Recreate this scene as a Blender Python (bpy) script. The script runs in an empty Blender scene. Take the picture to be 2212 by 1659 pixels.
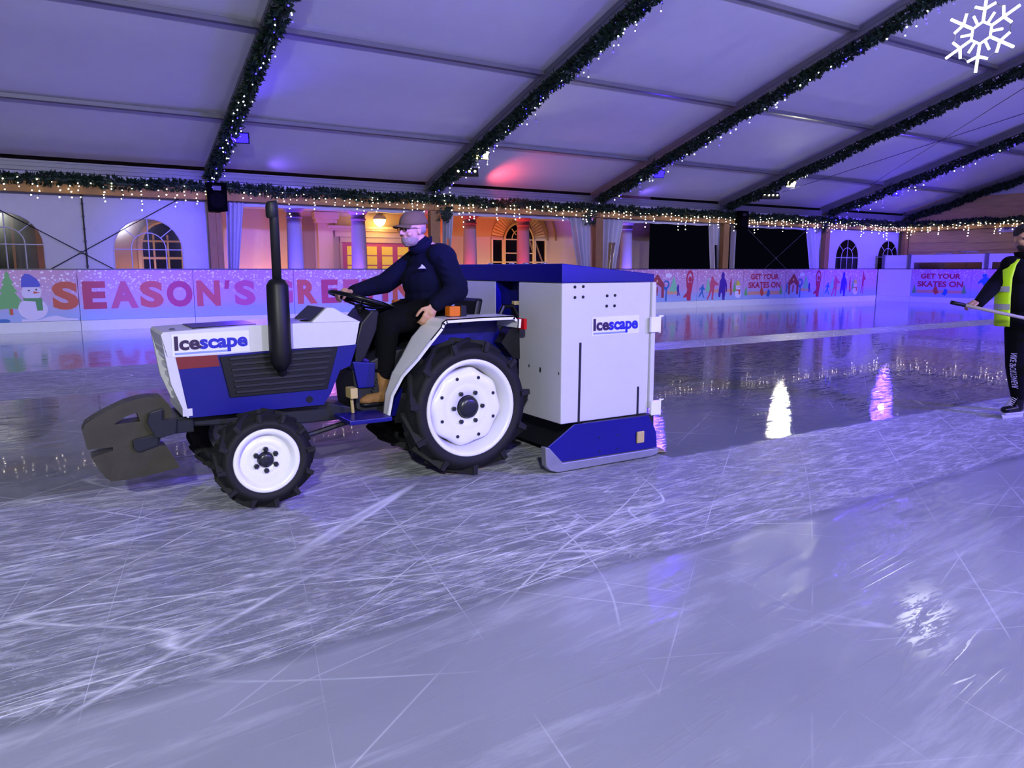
import bpy, bmesh, math, random
from mathutils import Vector, Matrix, Euler
from mathutils.geometry import tessellate_polygon
R = math.radians
PI = math.pi
S = bpy.context.scene
COL = S.collection
random.seed(7)

# ------------------------------------------------------------------ camera geometry
W, H, F = 2212.0, 1659.0, 1600.0
HC = 1.45
PITCH = math.atan2(H/2-580.0, F)
TH = R(31.8)
FWD = Vector((math.sin(TH)*math.cos(PITCH), math.cos(TH)*math.cos(PITCH), -math.sin(PITCH)))
RGT = Vector((math.cos(TH), -math.sin(TH), 0))
UPV = RGT.cross(FWD)
CAM = Vector((0, 0, HC))
def ray(x, y): return FWD + RGT*((x-W/2)/F) - UPV*((y-H/2)/F)
def onY(x, y, Y):
    d = ray(x, y); return CAM + d*(Y/d.y)
def onX(x, y, X):
    d = ray(x, y); return CAM + d*(X/d.x)
def onZ(x, y, Z=0.0):
    d = ray(x, y); return CAM + d*((Z-HC)/d.z)

# ------------------------------------------------------------------ materials
def srgb(c):
    if isinstance(c, str):
        c = [int(c[i:i+2], 16)/255 for i in (0, 2, 4)]
    return tuple(((v/12.92) if v <= 0.04045 else ((v+0.055)/1.055)**2.4) for v in c) + (1.0,)
MATS = {}
def mat(name, col, rough=0.6, metal=0.0, emit=None, es=1.0, noise=0.0, nscale=8.0, bump=0.0, spec=0.5, stretch=(1, 1, 1), alpha=None, trans=0.0):
    m = bpy.data.materials.new(name); m.use_nodes = True
    nt = m.node_tree; b = nt.nodes['Principled BSDF']
    c = srgb(col)
    b.inputs['Base Color'].default_value = c
    b.inputs['Roughness'].default_value = rough
    b.inputs['Metallic'].default_value = metal
    b.inputs['Specular IOR Level'].default_value = spec
    if trans: b.inputs['Transmission Weight'].default_value = trans
    if emit is not None:
        b.inputs['Emission Color'].default_value = srgb(emit)
        b.inputs['Emission Strength'].default_value = es
    if noise or bump:
        tc = nt.nodes.new('ShaderNodeTexCoord'); mp = nt.nodes.new('ShaderNodeMapping')
        mp.inputs['Scale'].default_value = stretch
        n = nt.nodes.new('ShaderNodeTexNoise'); n.inputs['Scale'].default_value = nscale; n.inputs['Detail'].default_value = 5
        nt.links.new(tc.outputs['Object'], mp.inputs[0]); nt.links.new(mp.outputs[0], n.inputs['Vector'])
        if noise:
            mx = nt.nodes.new('ShaderNodeMix'); mx.data_type = 'RGBA'
            mx.inputs[6].default_value = tuple(v*(1-noise) for v in c[:3])+(1,)
            mx.inputs[7].default_value = tuple(min(1, v*(1+noise)) for v in c[:3])+(1,)
            nt.links.new(n.outputs['Fac'], mx.inputs[0]); nt.links.new(mx.outputs[2], b.inputs['Base Color'])
        if bump:
            bp = nt.nodes.new('ShaderNodeBump'); bp.inputs['Strength'].default_value = bump; bp.inputs['Distance'].default_value = 0.02
            nt.links.new(n.outputs['Fac'], bp.inputs['Height']); nt.links.new(bp.outputs[0], b.inputs['Normal'])
    if emit is not None: m.cycles.emission_sampling = 'NONE'
    MATS[name] = m
    return m
ICW = 'dcdce8'
mat('white_paint', 'c2c0ca', 0.35, noise=0.04, nscale=5)
mat('white_gloss', 'e2e0e6', 0.22, noise=0.03, nscale=9)
mat('blue_paint', '05056c', 0.35, noise=0.12, nscale=6)
mat('red_paint', '6e1418', 0.4)
mat('black_plastic', '0b0b0f', 0.45, spec=.3, noise=0.2, nscale=20)
mat('black_gloss', '050508', 0.3, spec=.35)
mat('dark_metal', '202126', 0.5, 0.4, noise=0.3, nscale=14)
mat('iron', '38352a', 0.42, 0.3, noise=0.35, nscale=9, bump=0.2)
mat('rubber', '151517', 0.7, spec=.3, noise=0.35, nscale=10, bump=0.2)
mat('hub_black', '1c1e26', 0.3)
mat('speaker_black', '020204', 0.9, spec=.06)
mat('chrome', 'c8c8d0', 0.15, 1.0)
mat('orange_lens', 'd06a10', 0.25)
mat('red_lens', 'c01018', 0.25)
mat('amber_reflector', 'b8a468', 0.4)
mat('steel_skirt', '8d8e94', 0.45, 0.5, noise=0.25, nscale=12)
mat('cloth_tan', '8a7860', 0.9, noise=0.2, nscale=30)
mat('navy_jacket', '05071c', 0.9, spec=.15, noise=0.2, nscale=18, bump=0.35)
mat('black_cloth', '06060a', 0.9, spec=.12, noise=0.2, nscale=18, bump=0.3)
mat('skin', 'b98b6c', 0.55, noise=0.06, nscale=20)
mat('grey_beard', '8c7a62', 0.9, noise=0.25, nscale=90, bump=0.5)
mat('dark_hair', '241a17', 0.8, noise=0.3, nscale=80, bump=0.5)
mat('olive_cap', '5c4d26', 0.9, noise=0.12, nscale=40)
mat('tan_boot', '805a2c', 0.7, noise=0.3, nscale=25, bump=0.3)
mat('hivis', 'c8ff10', 0.6)
mat('reflective_grey', 'a8a8ac', 0.35)
mat('wood_pole', 'a89c90', 0.6, noise=0.1, nscale=10)
mat('lilac_ink', 'b9aee0', 0.6)
mat('timber', '94703f', 0.7, noise=0.35, nscale=5, stretch=(6, 6, 1))
mat('timber_beam', '96703a', 0.7, noise=0.35, nscale=5, stretch=(0.6, 6, 8))
mat('plank_wood', 'bb986c', 0.75, noise=0.4, nscale=3, stretch=(1, 0.5, 7))
mat('aluminium', '737378', 0.45, 0.25, noise=0.08, nscale=6)
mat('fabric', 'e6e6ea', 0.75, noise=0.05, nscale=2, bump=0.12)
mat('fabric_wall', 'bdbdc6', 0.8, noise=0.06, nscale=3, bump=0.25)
mat('leaf', '12301c', 0.6, noise=0.55, nscale=40)
mat('leaf_dark', '0a1f12', 0.65, noise=0.5, nscale=40)
mat('wire', '2a3a30', 0.6)
mat('cable', '55555c', 0.5)
mat('bulb_white', 'ffffff', emit='fff2dc', es=9)
mat('bulb_cool', 'ffffff', emit='e8f0ff', es=9)
mat('bulb_blue', '3030ff', emit='2a20ff', es=14)
mat('tube_white', 'ffffff', emit='f2f4ff', es=3.5)
mat('lens_blue', '3030ff', emit='180cff', es=9)
mat('lens_warm', 'fff0b0', emit='ffee9a', es=22)
mat('lens_bar', 'ffffd0', emit='fffbd8', es=5)
mat('fixture', '101014', 0.4)
mat('board_plastic', 'dcdce6', 0.35, noise=0.04, nscale=4)
mat('kick_plastic', 'd6dcdc', 0.4, noise=0.06, nscale=6)
mat('rail_dark', '16163a', 0.4)
mat('print_orange', 'c0503a', 0.5, noise=0.08, nscale=12)
mat('print_crimson', 'ae2a52', 0.5, noise=0.08, nscale=12)
mat('print_rose', 'bb5070', 0.5, noise=0.08, nscale=12)
mat('print_green', '63b064', 0.5)
mat('print_mint', '78c8a0', 0.5)
mat('print_blue', '2468b4', 0.5)
mat('print_purple', '3a1c96', 0.5)
mat('print_hat', '3c46c0', 0.5)
mat('print_white', 'd8d4ee', 0.5)
mat('print_scarf', '3f8f58', 0.5)
mat('print_yellow', 'c8c048', 0.5)
mat('print_brown', '94384a', 0.5)
mat('print_tan', 'd09a80', 0.5)
mat('print_black', '181828', 0.5)
mat('logo_dark', '2a1038', 0.4)
mat('logo_blue', '1418a0', 0.4)
mat('logo_faint', '7f8cc8', 0.4)
mat('sticker_white', 'd8d6e0', 0.35)
mat('stone_wall', 'c8b496', 0.85, noise=0.06, nscale=3)
mat('stone_column', 'aaaaae', 0.8, noise=0.06, nscale=6)
mat('stone_dark', '8a7860', 0.85, noise=0.08, nscale=4)
mat('frame_cream', 'e2cf9c', 0.5)
mat('pane_dark', '0a0a0a', 0.08)
mat('pane_lit', 'c8a820', 0.4, emit='c8a010', es=0.55)
mat('lamp_glow', 'fff0b0', emit='ffd27a', es=14)
mat('table_top', 'c8c8d4', 0.3, 0.5)
mat('sign_lilac', 'b8a8d8', 0.5)
mat('night_ground', '0a0a0c', 0.9)
mat('glasses_frame', '141418', 0.3)
mat('skate_lace', 'c4c0b8', 0.7)
mat('blade_steel', 'e0e0e8', 0.25, 0.6)
mat('snow_ice', 'e8ecf6', 0.9)

def glass_mat():
    m = bpy.data.materials.new('clear_plastic'); m.use_nodes = True
    nt = m.node_tree; nt.nodes.remove(nt.nodes['Principled BSDF'])
    t = nt.nodes.new('ShaderNodeBsdfTransparent'); t.inputs[0].default_value = (0.62, 0.6, 0.58, 1)
    g = nt.nodes.new('ShaderNodeBsdfGlossy'); g.inputs['Roughness'].default_value = 0.08
    mx = nt.nodes.new('ShaderNodeMixShader'); mx.inputs[0].default_value = 0.07
    nt.links.new(t.outputs[0], mx.inputs[1]); nt.links.new(g.outputs[0], mx.inputs[2])
    nt.links.new(mx.outputs[0], nt.nodes['Material Output'].inputs[0])
    MATS['clear_plastic'] = m
glass_mat()

def print_mat():
    # pale pink to pale blue printed sheet with white snow dots
    m = bpy.data.materials.new('snow_print'); m.use_nodes = True
    nt = m.node_tree; L = nt.links.new; b = nt.nodes['Principled BSDF']; b.inputs['Roughness'].default_value = 0.4
    g = nt.nodes.new('ShaderNodeTexCoord'); sx = nt.nodes.new('ShaderNodeSeparateXYZ'); L(g.outputs['Generated'], sx.inputs[0])
    cr = nt.nodes.new('ShaderNodeValToRGB'); e = cr.color_ramp
    e.elements[0].position = 0.0; e.elements[0].color = srgb('93aee0')
    e.elements[1].position = 1.0; e.elements[1].color = srgb('bd88b4')
    x = e.elements.new(0.18); x.color = srgb('98a6dc')
    x = e.elements.new(0.38); x.color = srgb('b89ccc')
    L(sx.outputs['Z'], cr.inputs[0])
    v = nt.nodes.new('ShaderNodeTexVoronoi'); v.inputs['Scale'].default_value = 14; v.inputs['Randomness'].default_value = 1
    L(g.outputs['Object'], v.inputs['Vector'])
    n = nt.nodes.new('ShaderNodeTexNoise'); n.inputs['Scale'].default_value = 9; L(g.outputs['Object'], n.inputs['Vector'])
    th = nt.nodes.new('ShaderNodeMapRange'); th.inputs[1].default_value = 0.3; th.inputs[2].default_value = 0.7; th.inputs[3].default_value = 0.16; th.inputs[4].default_value = 0.46
    L(n.outputs['Fac'], th.inputs[0])
    lt = nt.nodes.new('ShaderNodeMath'); lt.operation = 'LESS_THAN'; L(v.outputs['Distance'], lt.inputs[0]); L(th.outputs[0], lt.inputs[1])
    hz = nt.nodes.new('ShaderNodeMapRange'); hz.inputs[1].default_value = 0.45; hz.inputs[2].default_value = 0.8; hz.inputs[4].default_value = 0.85; L(sx.outputs['Z'], hz.inputs[0])
    mu = nt.nodes.new('ShaderNodeMath'); mu.operation = 'MULTIPLY'; L(lt.outputs[0], mu.inputs[0]); L(hz.outputs[0], mu.inputs[1])
    mx = nt.nodes.new('ShaderNodeMix'); mx.data_type = 'RGBA'; mx.inputs[7].default_value = srgb('eee6f6')
    L(mu.outputs[0], mx.inputs[0]); L(cr.outputs[0], mx.inputs[6]); L(mx.outputs[2], b.inputs['Base Color'])
    MATS['snow_print'] = m
print_mat()

def ice_mat():
    m = bpy.data.materials.new('rink_ice'); m.use_nodes = True
    nt = m.node_tree; L = nt.links.new; N = nt.nodes.new; b = nt.nodes['Principled BSDF']
    b.inputs['IOR'].default_value = 1.33
    g = N('ShaderNodeTexCoord'); sx = N('ShaderNodeSeparateXYZ'); L(g.outputs['Object'], sx.inputs[0])
    def M(op, a, c, cl=False):
        n = N('ShaderNodeMath'); n.operation = op; n.use_clamp = cl
        for i, v in enumerate((a, c)):
            if v is None: continue
            if isinstance(v, (int, float)): n.inputs[i].default_value = v
            else: L(v, n.inputs[i])
        return n.outputs[0]
    def noise(scale, st=(1, 1, 1), rot=0.0, detail=4, dist=0.0, rough=0.5):
        mp = N('ShaderNodeMapping'); mp.vector_type = 'TEXTURE'
        mp.inputs['Rotation'].default_value = (0, 0, rot)
        mp.inputs['Scale'].default_value = st
        L(g.outputs['Object'], mp.inputs[0])
        n = N('ShaderNodeTexNoise'); n.inputs['Scale'].default_value = scale; n.inputs['Detail'].default_value = detail
        n.inputs['Distortion'].default_value = dist; n.inputs['Roughness'].default_value = rough
        L(mp.outputs[0], n.inputs['Vector']); return n.outputs['Fac']
    def rng(v, a, c, o1=0.0, o2=1.0):
        n = N('ShaderNodeMapRange'); n.inputs[1].default_value = a; n.inputs[2].default_value = c
        n.inputs[3].default_value = o1; n.inputs[4].default_value = o2; n.clamp = True; L(v, n.inputs[0]); return n.outputs[0]
    wob = noise(0.25, detail=1); wob = M('MULTIPLY', M('SUBTRACT', wob, 0.5), 0.16)
    fine = M('MULTIPLY', M('SUBTRACT', noise(14, (3, 1, 1), detail=4), 0.5), 0.10)
    Y = M('ADD', M('ADD', sx.outputs['Y'], wob), fine)
    # dry scratched strips left between freshly flooded passes
    def band(y0, y1, s=0.035): return M('MULTIPLY', rng(Y, y0-s, y0+s), rng(Y, y1-s, y1+s, 1, 0))
    behind = rng(sx.outputs['X'], 3.9, 4.0)          # fresh water laid behind the machine
    yend = M('SUBTRACT', 5.5, M('MULTIPLY', behind, 1.42))
    d1 = M('MULTIPLY', rng(Y, 2.66, 2.73), rng(M('SUBTRACT', Y, yend), -0.03, 0.03, 1, 0))
    top = M('SUBTRACT', 12.5, M('MULTIPLY', rng(sx.outputs['X'], 2, 10), 1.6))
    d2 = M('MULTIPLY', rng(Y, 9.82, 9.9), rng(M('SUBTRACT', Y, top), -0.04, 0.04, 1, 0))
    dry = M('MAXIMUM', d1, d2)
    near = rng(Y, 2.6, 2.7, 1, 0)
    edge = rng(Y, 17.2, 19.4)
    # skate scratches: long thin contours in several directions
    def scr(scale, st, rot, w, dist=0.6, off=0.5, detail=2.0):
        n = noise(scale, st, rot, detail, dist, 0.55)
        a = M('ABSOLUTE', M('SUBTRACT', n, off), None)
        return rng(a, 0.0, w, 1, 0)
    s1 = scr(5.0, (12, 1, 1), R(8), 0.012, .3)
    s2 = scr(4.0, (10, 1, 1), R(-14), 0.010, .3, off=0.46)
    s3 = scr(1.5, (14, 1, 1), R(38), 0.0042, 0.25, detail=0.6)
    s4 = scr(1.2, (14, 1, 1), R(-48), 0.004, 0.25, 0.53, detail=0.6)
    s5 = scr(9.0, (14, 1, 1), R(2), 0.02, 0.2, 0.54)
    s6 = scr(0.8, (12, 1, 1), R(16), 0.0018, 0.35, 0.5, detail=0.5)
    s7 = scr(1.0, (10, 1, 1), R(-22), 0.002, 0.35, 0.47, detail=0.5)
    s8 = scr(1.3, (10, 1, 1), R(80), 0.0018, 0.25, 0.56, detail=0.5)
    sA = M('MAXIMUM', M('MAXIMUM', s1, s2), s5)
    sB = M('MAXIMUM', M('MAXIMUM', M('MAXIMUM', s3, s4), s6), M('MAXIMUM', s7, s8))
    patch = rng(noise(1.1, (2, 1, 1), R(5), 4), 0.35, 0.65)
    fib = rng(noise(22, (4.5, 1, 1), R(4), 7, 0.5, 0.8), 0.48, 0.62)
    fib2 = rng(noise(15, (4, 1, 1), R(-22), 7, 0.5, 0.8), 0.51, 0.65)
    dryw = M('ADD', M('MULTIPLY', M('MULTIPLY', sA, patch), 0.55), M('ADD', M('MULTIPLY', fib, 0.46), M('MULTIPLY', fib2, 0.34)), True)
    brk = rng(noise(1.7, detail=3), .44, .6)
    curl = M('MULTIPLY', scr(3.5, (2.2, 1, 1), R(20), 0.009, .9, .5, 2.5), rng(noise(2.3, detail=2), .5, .62))
    crumbs = rng(noise(60, (1.6, 1, 1), 0, 3, 0, .7), .66, .72)
    dryw = M('MAXIMUM', dryw, M('MAXIMUM', M('MULTIPLY', M('MULTIPLY', sB, M('ADD', M('MULTIPLY', brk, .6), .4)), 0.95), M('MAXIMUM', M('MULTIPLY', curl, .5), M('MULTIPLY', crumbs, .7))))
    faint = M('ADD', M('MULTIPLY', M('MULTIPLY', sB, brk), 0.32), M('MULTIPLY', M('MULTIPLY', rng(noise(4.5, (7, 1, 1), R(6), 6, .3, .7), 0.52, 0.72), near), 0.26), True)
    wf = M('ADD', M('MULTIPLY', faint, 0.9), M('MULTIPLY', near, M('MULTIPLY', patch, 0.10)), True)
    wht = N('ShaderNodeMix'); L(dry, wht.inputs[0]); L(wf, wht.inputs[2]); L(dryw, wht.inputs[3])
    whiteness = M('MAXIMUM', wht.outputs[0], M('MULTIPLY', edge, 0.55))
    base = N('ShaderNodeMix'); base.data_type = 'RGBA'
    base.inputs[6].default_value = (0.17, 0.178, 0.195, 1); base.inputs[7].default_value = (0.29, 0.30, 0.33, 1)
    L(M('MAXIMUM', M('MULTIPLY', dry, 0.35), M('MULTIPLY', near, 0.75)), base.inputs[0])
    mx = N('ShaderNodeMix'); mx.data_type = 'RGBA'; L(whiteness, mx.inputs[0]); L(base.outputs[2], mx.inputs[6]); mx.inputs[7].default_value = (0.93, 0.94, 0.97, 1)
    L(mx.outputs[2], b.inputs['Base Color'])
    rr = M('ADD', M('ADD', 0.03, M('MULTIPLY', near, 0.07)), M('ADD', M('MULTIPLY', dry, 0.38), M('MULTIPLY', M('MULTIPLY', sB, near), 0.15)))
    L(rr, b.inputs['Roughness'])
    bp = N('ShaderNodeBump'); bp.inputs['Distance'].default_value = 0.004
    L(M('ADD', M('MULTIPLY', dry, 0.8), M('ADD', 0.045, M('MULTIPLY', near, 0.09))), bp.inputs['Strength'])
    rip = noise(3.0, (3, 1, 1), R(3), 3)
    hgt = M('ADD', M('MULTIPLY', M('MAXIMUM', s1, fib), 0.8), M('MULTIPLY', rip, 1.5))
    L(hgt, bp.inputs['Height']); L(bp.outputs[0], b.inputs['Normal'])
    MATS['rink_ice'] = m
ice_mat()

# ------------------------------------------------------------------ mesh builder
def wloc(o):
    v = Vector((0, 0, 0))
    while o is not None:
        v += o.location; o = o.parent
    return v
class MB:
    def __init__(s): s.bm = bmesh.new(); s.mi = 0
    def face(s, vs, mi=None):
        try:
            f = s.bm.faces.new(vs); f.material_index = s.mi if mi is None else mi; return f
        except ValueError: return None
    def box(s, a, b, rot=None, piv=None):
        x0, y0, z0 = [min(a[i], b[i]) for i in range(3)]; x1, y1, z1 = [max(a[i], b[i]) for i in range(3)]
        P = [Vector(p) for p in [(x0, y0, z0), (x1, y0, z0), (x1, y1, z0), (x0, y1, z0), (x0, y0, z1), (x1, y0, z1), (x1, y1, z1), (x0, y1, z1)]]
        if rot is not None:
            c = Vector(piv) if piv is not None else (P[0]+P[6])/2
            P = [rot @ (p-c) + c for p in P]
        v = [s.bm.verts.new(p) for p in P]
        for q in [(0, 3, 2, 1), (4, 5, 6, 7), (0, 1, 5, 4), (1, 2, 6, 5), (2, 3, 7, 6), (3, 0, 4, 7)]: s.face([v[i] for i in q])
        return s
    def hexa(s, P):
        v = [s.bm.verts.new(Vector(p)) for p in P]
        for q in [(0, 3, 2, 1), (4, 5, 6, 7), (0, 1, 5, 4), (1, 2, 6, 5), (2, 3, 7, 6), (3, 0, 4, 7)]: s.face([v[i] for i in q])
        return s
    def prism(s, A, B):   # two matching 3D outlines, capped
        a = [s.bm.verts.new(Vector(p)) for p in A]; b = [s.bm.verts.new(Vector(p)) for p in B]
        n = len(a)
        for i in range(n): s.face([a[i], b[i], b[(i+1) % n], a[(i+1) % n]])
        nv = Vector((0, 0, 0))
        for i in range(n): nv += a[i].co.cross(a[(i+1) % n].co)
        q = nv.normalized().rotation_difference(Vector((0, 0, 1)))
        for tri in tessellate_polygon([[Vector(((q @ v.co).x, (q @ v.co).y, 0)) for v in a]]):
            s.face([a[i] for i in tri]); s.face([b[i] for i in tri[::-1]])
        return s
    def plateY(s, pts, y0, y1):  # pts = (X, z)
        return s.prism([(p[0], y0, p[1]) for p in pts], [(p[0], y1, p[1]) for p in pts])
    def tube(s, path, r, n=8, cap=True):
        path = [Vector(p) for p in path]; rs = r if isinstance(r, (list, tuple)) else [r]*len(path)
        rings = []; last = None
        for i, p in enumerate(path):
            t = (path[min(i+1, len(path)-1)] - path[max(i-1, 0)]).normalized()
            if last is None:
                u = t.orthogonal().normalized()
            else:
                u = (last - t*last.dot(t)).normalized()
            last = u; w = t.cross(u)
            rings.append([s.bm.verts.new(p + (u*math.cos(2*PI*k/n) + w*math.sin(2*PI*k/n))*rs[i]) for k in range(n)])
        for i in range(len(rings)-1):
            for k in range(n): s.face([rings[i][k], rings[i][(k+1) % n], rings[i+1][(k+1) % n], rings[i+1][k]])
        if cap: s.face(rings[0][::-1]); s.face(rings[-1])
        return s
    def lathe(s, c, axis, prof, n=40, mis=None):  # prof = (r, h) along axis
        c = Vector(c); ax = Vector(axis).normalized(); u = ax.orthogonal().normalized(); w = ax.cross(u)
        rings = []
        for (r, h) in prof:
            if r < 1e-5: rings.append([s.bm.verts.new(c+ax*h)])
            else: rings.append([s.bm.verts.new(c+ax*h+(u*math.cos(2*PI*k/n)+w*math.sin(2*PI*k/n))*r) for k in range(n)])
        for i in range(len(rings)-1):
            a, b = rings[i], rings[i+1]; mi = mis[i] if mis else None
            for k in range(n):
                if len(a) == 1 and len(b) == 1: continue
                if len(a) == 1: s.face([a[0], b[(k+1) % n], b[k]], mi)
                elif len(b) == 1: s.face([a[k], a[(k+1) % n], b[0]], mi)
                else: s.face([a[k], a[(k+1) % n], b[(k+1) % n], b[k]], mi)
        return s
    def ell(s, c, r, rot=None, nu=16, nv=10):
        c = Vector(c); r = (r, r, r) if isinstance(r, (int, float)) else r
        m = Matrix.Translation(c) @ (rot.to_4x4() if rot is not None else Matrix.Identity(4)) @ Matrix.Diagonal((r[0], r[1], r[2], 1))
        bmesh.ops.create_uvsphere(s.bm, u_segments=nu, v_segments=nv, radius=1, matrix=m); return s
    def cap(s, a, b, ra, rb=None):   # capsule
        rb = ra if rb is None else rb
        a, b = Vector(a), Vector(b)
        s.tube([a, a.lerp(b, 0.5), b], [ra, (ra+rb)/2, rb], 14); s.ell(a, ra, nu=14, nv=8); s.ell(b, rb, nu=14, nv=8); return s
    def chain(s, pts):  # [(p, r), ...]
        for (a, ra), (b, rb) in zip(pts, pts[1:]): s.cap(a, b, ra, rb)
        return s
    def build(s, name, mats, parent=None, smooth=False, bevel=0, kind=None, recalc=True, sub=0):
        mats = [mats] if isinstance(mats, str) else mats
        if recalc: bmesh.ops.recalc_face_normals(s.bm, faces=s.bm.faces)
        vs = [v.co for v in s.bm.verts]
        lo = Vector([min(v[i] for v in vs) for i in range(3)]); hi = Vector([max(v[i] for v in vs) for i in range(3)])
        c = (lo+hi)/2; c.z = lo.z if parent is None else c.z
        bmesh.ops.translate(s.bm, verts=s.bm.verts, vec=-c)
        me = bpy.data.meshes.new(name); s.bm.to_mesh(me); s.bm.free()
        for k in mats: me.materials.append(MATS[k])
        if smooth:
            for p in me.polygons: p.use_smooth = True
        o = bpy.data.objects.new(name, me); COL.objects.link(o)
        o.location = c - (wloc(parent) if parent else Vector((0, 0, 0))); o.parent = parent
        if bevel:
            b = o.modifiers.new('bevel', 'BEVEL'); b.width = bevel; b.segments = 2; b.limit_method = 'ANGLE'; b.harden_normals = False
        if sub:
            b = o.modifiers.new('sub', 'SUBSURF'); b.levels = sub; b.render_levels = sub
        if kind: o['kind'] = kind
        return o
    def blob(s, name, mats, parent=None, voxel=0.012, it=6, fac=0.5):
        o = s.build(name, mats, parent, smooth=True)
        m = o.modifiers.new('r', 'REMESH'); m.mode = 'VOXEL'; m.voxel_size = voxel; m.use_smooth_shade = True
        k = o.modifiers.new('s', 'SMOOTH'); k.iterations = it; k.factor = fac
        return o
def root(name, loc, label, cat, group=None):
    o = bpy.data.objects.new(name, None); COL.objects.link(o); o.location = loc; o.empty_display_size = 0.1
    return tag(o, label, cat, group)
def tag(o, label, cat, group=None):
    o['label'] = label; o['category'] = cat
    if group: o['group'] = group
    return o
def clone(o, parent=None):
    c = o.copy(); COL.objects.link(c); c.parent = parent
    for ch in list(o.children): clone(ch, c)
    return c

def text_polys(txt, bold=0.02, sx=1.0):
    cu = bpy.data.curves.new('t', 'FONT'); cu.body = txt; cu.size = 1.0; cu.offset = bold; cu.resolution_u = 4
    ob = bpy.data.objects.new('t', cu); COL.objects.link(ob)
    bpy.context.view_layer.update()
    me = bpy.data.meshes.new_from_object(ob.evaluated_get(bpy.context.evaluated_depsgraph_get()))
    vs = [(v.co.x*sx, v.co.y) for v in me.vertices]; fs = [list(p.vertices) for p in me.polygons]
    bpy.data.objects.remove(ob); bpy.data.curves.remove(cu); bpy.data.meshes.remove(me)
    return vs, fs
def add_text(mb, txt, fn, bold=0.02, w=None, h=None, x0=0.0, y0=0.0, mi=0):
    """put text in a box of width w, cap height h at (x0, y0) of the surface fn(u, v)"""
    vs, fs = text_polys(txt, bold)
    if not vs: return
    ax = min(v[0] for v in vs); bx = max(v[0] for v in vs); ay = min(v[1] for v in vs); by = max(v[1] for v in vs)
    kx = w/(bx-ax); ky = h/(by-ay)
    bv = [mb.bm.verts.new(Vector(fn(x0+(v[0]-ax)*kx, y0+(v[1]-ay)*ky))) for v in vs]
    for f in fs: mb.face([bv[i] for i in f], mi)

# ------------------------------------------------------------------ setting
YW, YB = 21.4, 20.1            # tent wall, rink boards
XB, XE = 31.95, 35.8           # end boards, end wall
RIDGE = 6.0
def roofz(y): return 3.83+0.293*(YW-y) if y >= RIDGE else 3.83+0.293*(YW-RIDGE)-0.293*(RIDGE-y)
RX = [-9.0, -2.6, 3.8, 10.2, 16.6, 23.0, 29.4, 35.8]

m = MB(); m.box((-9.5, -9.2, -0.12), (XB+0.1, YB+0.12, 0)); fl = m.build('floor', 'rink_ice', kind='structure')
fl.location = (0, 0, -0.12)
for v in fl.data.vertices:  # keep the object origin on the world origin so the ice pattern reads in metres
    v.co += Vector(((-9.5+XB+0.1)/2, (-9.2+YB+0.12)/2, 0))
m = MB(); m.box((-12, YB+0.12, -0.12), (60, 60, -0.02)); m.box((XB+0.12, -12, -0.12), (60, YB+0.12, -0.02)); m.build('ground', 'night_ground', kind='structure')

m = MB()
t = 0.02; ny = 24
for (ya, yb) in ((YW+0.1, RIDGE), (RIDGE, -9.4)):
    for i in range(len(RX)-1):
        nx = 8
        g = []
        for a in range(nx+1):
            row = []
            for b in range(ny+1):
                y = ya+(yb-ya)*b/ny; x = RX[i]+(RX[i+1]-RX[i])*a/nx
                sag = -0.05*math.sin(PI*a/nx)*math.sin(PI*((b*7/ny) % 1.0))
                row.append(m.bm.verts.new((x, y, roofz(y)+0.30+sag)))
            g.append(row)
        for a in range(nx):
            for b in range(ny): m.face([g[a][b], g[a+1][b], g[a+1][b+1], g[a][b+1]])
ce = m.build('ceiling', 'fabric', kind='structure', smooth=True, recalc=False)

# roof frame: rafters, purlins, eave beam
for i, x in enumerate(RX):
    m = MB()
    for (ya, yb) in ((YW, RIDGE), (RIDGE, -9.4)):
        za, zb = roofz(ya), roofz(yb)
        w = 0.07
        m.hexa([(x-w, ya, za), (x+w, ya, za), (x+w, yb, zb), (x-w, yb, zb), (x-w, ya, za+0.24), (x+w, ya, za+0.24), (x+w, yb, zb+0.24), (x-w, yb, zb+0.24)])
        m.hexa([(x-w-0.02, ya, za+0.1), (x+w+0.02, ya, za+0.1), (x+w+0.02, yb, zb+0.1), (x-w-0.02, yb, zb+0.1), (x-w-0.02, ya, za+0.14), (x+w+0.02, ya, za+0.14), (x+w+0.02, yb, zb+0.14), (x-w-0.02, yb, zb+0.14)])
    o = m.build('roof_rafter', 'aluminium')
    nm = ['behind the first closed bay', 'over the closed bay with the arched tent windows', 'above the near black loudspeaker', 'over the post beside the driver', 'over the post behind the hopper',
          'over the post with the far loudspeaker', 'over the post between dark opening and far arched windows', 'against the plank end wall'][i]
    tag(o, 'grey aluminium tent rafter sloping up '+nm, 'rafter', 'sloping tent rafters')
PY = [18.5, 14.95, 11.35, 7.8, 4.2, 0.6, -3.0, -6.6]
nth = ['lowest and nearest the long far side', 'second up from the far eave', 'third up from the far eave', 'just short of the ridge', 'first past the ridge', 'second past the ridge', 'third past the ridge', 'lowest above the camera side']
for k, y in enumerate(PY):
    m = MB(); z = roofz(y)+0.14
    for i in range(len(RX)-1): m.box((RX[i]+0.09, y-0.07, z), (RX[i+1]-0.09, y+0.07, z+0.1))
    o = m.build('roof_purlin', 'aluminium', bevel=0.01)
    tag(o, 'long grey roof purlin crossing all the bays, '+nth[k], 'purlin', 'roof purlins')
m = MB(); m.box((-9, YW-0.12, 3.74), (XE, YW+0.02, 3.98)); m.box((-9, YW-0.16, 3.83), (XE, YW-0.12, 3.88)); m.box((-9, YW-0.15, 3.93), (XE, YW-0.12, 3.96))
m.build('trim_1', 'aluminium', kind='structure')

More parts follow.
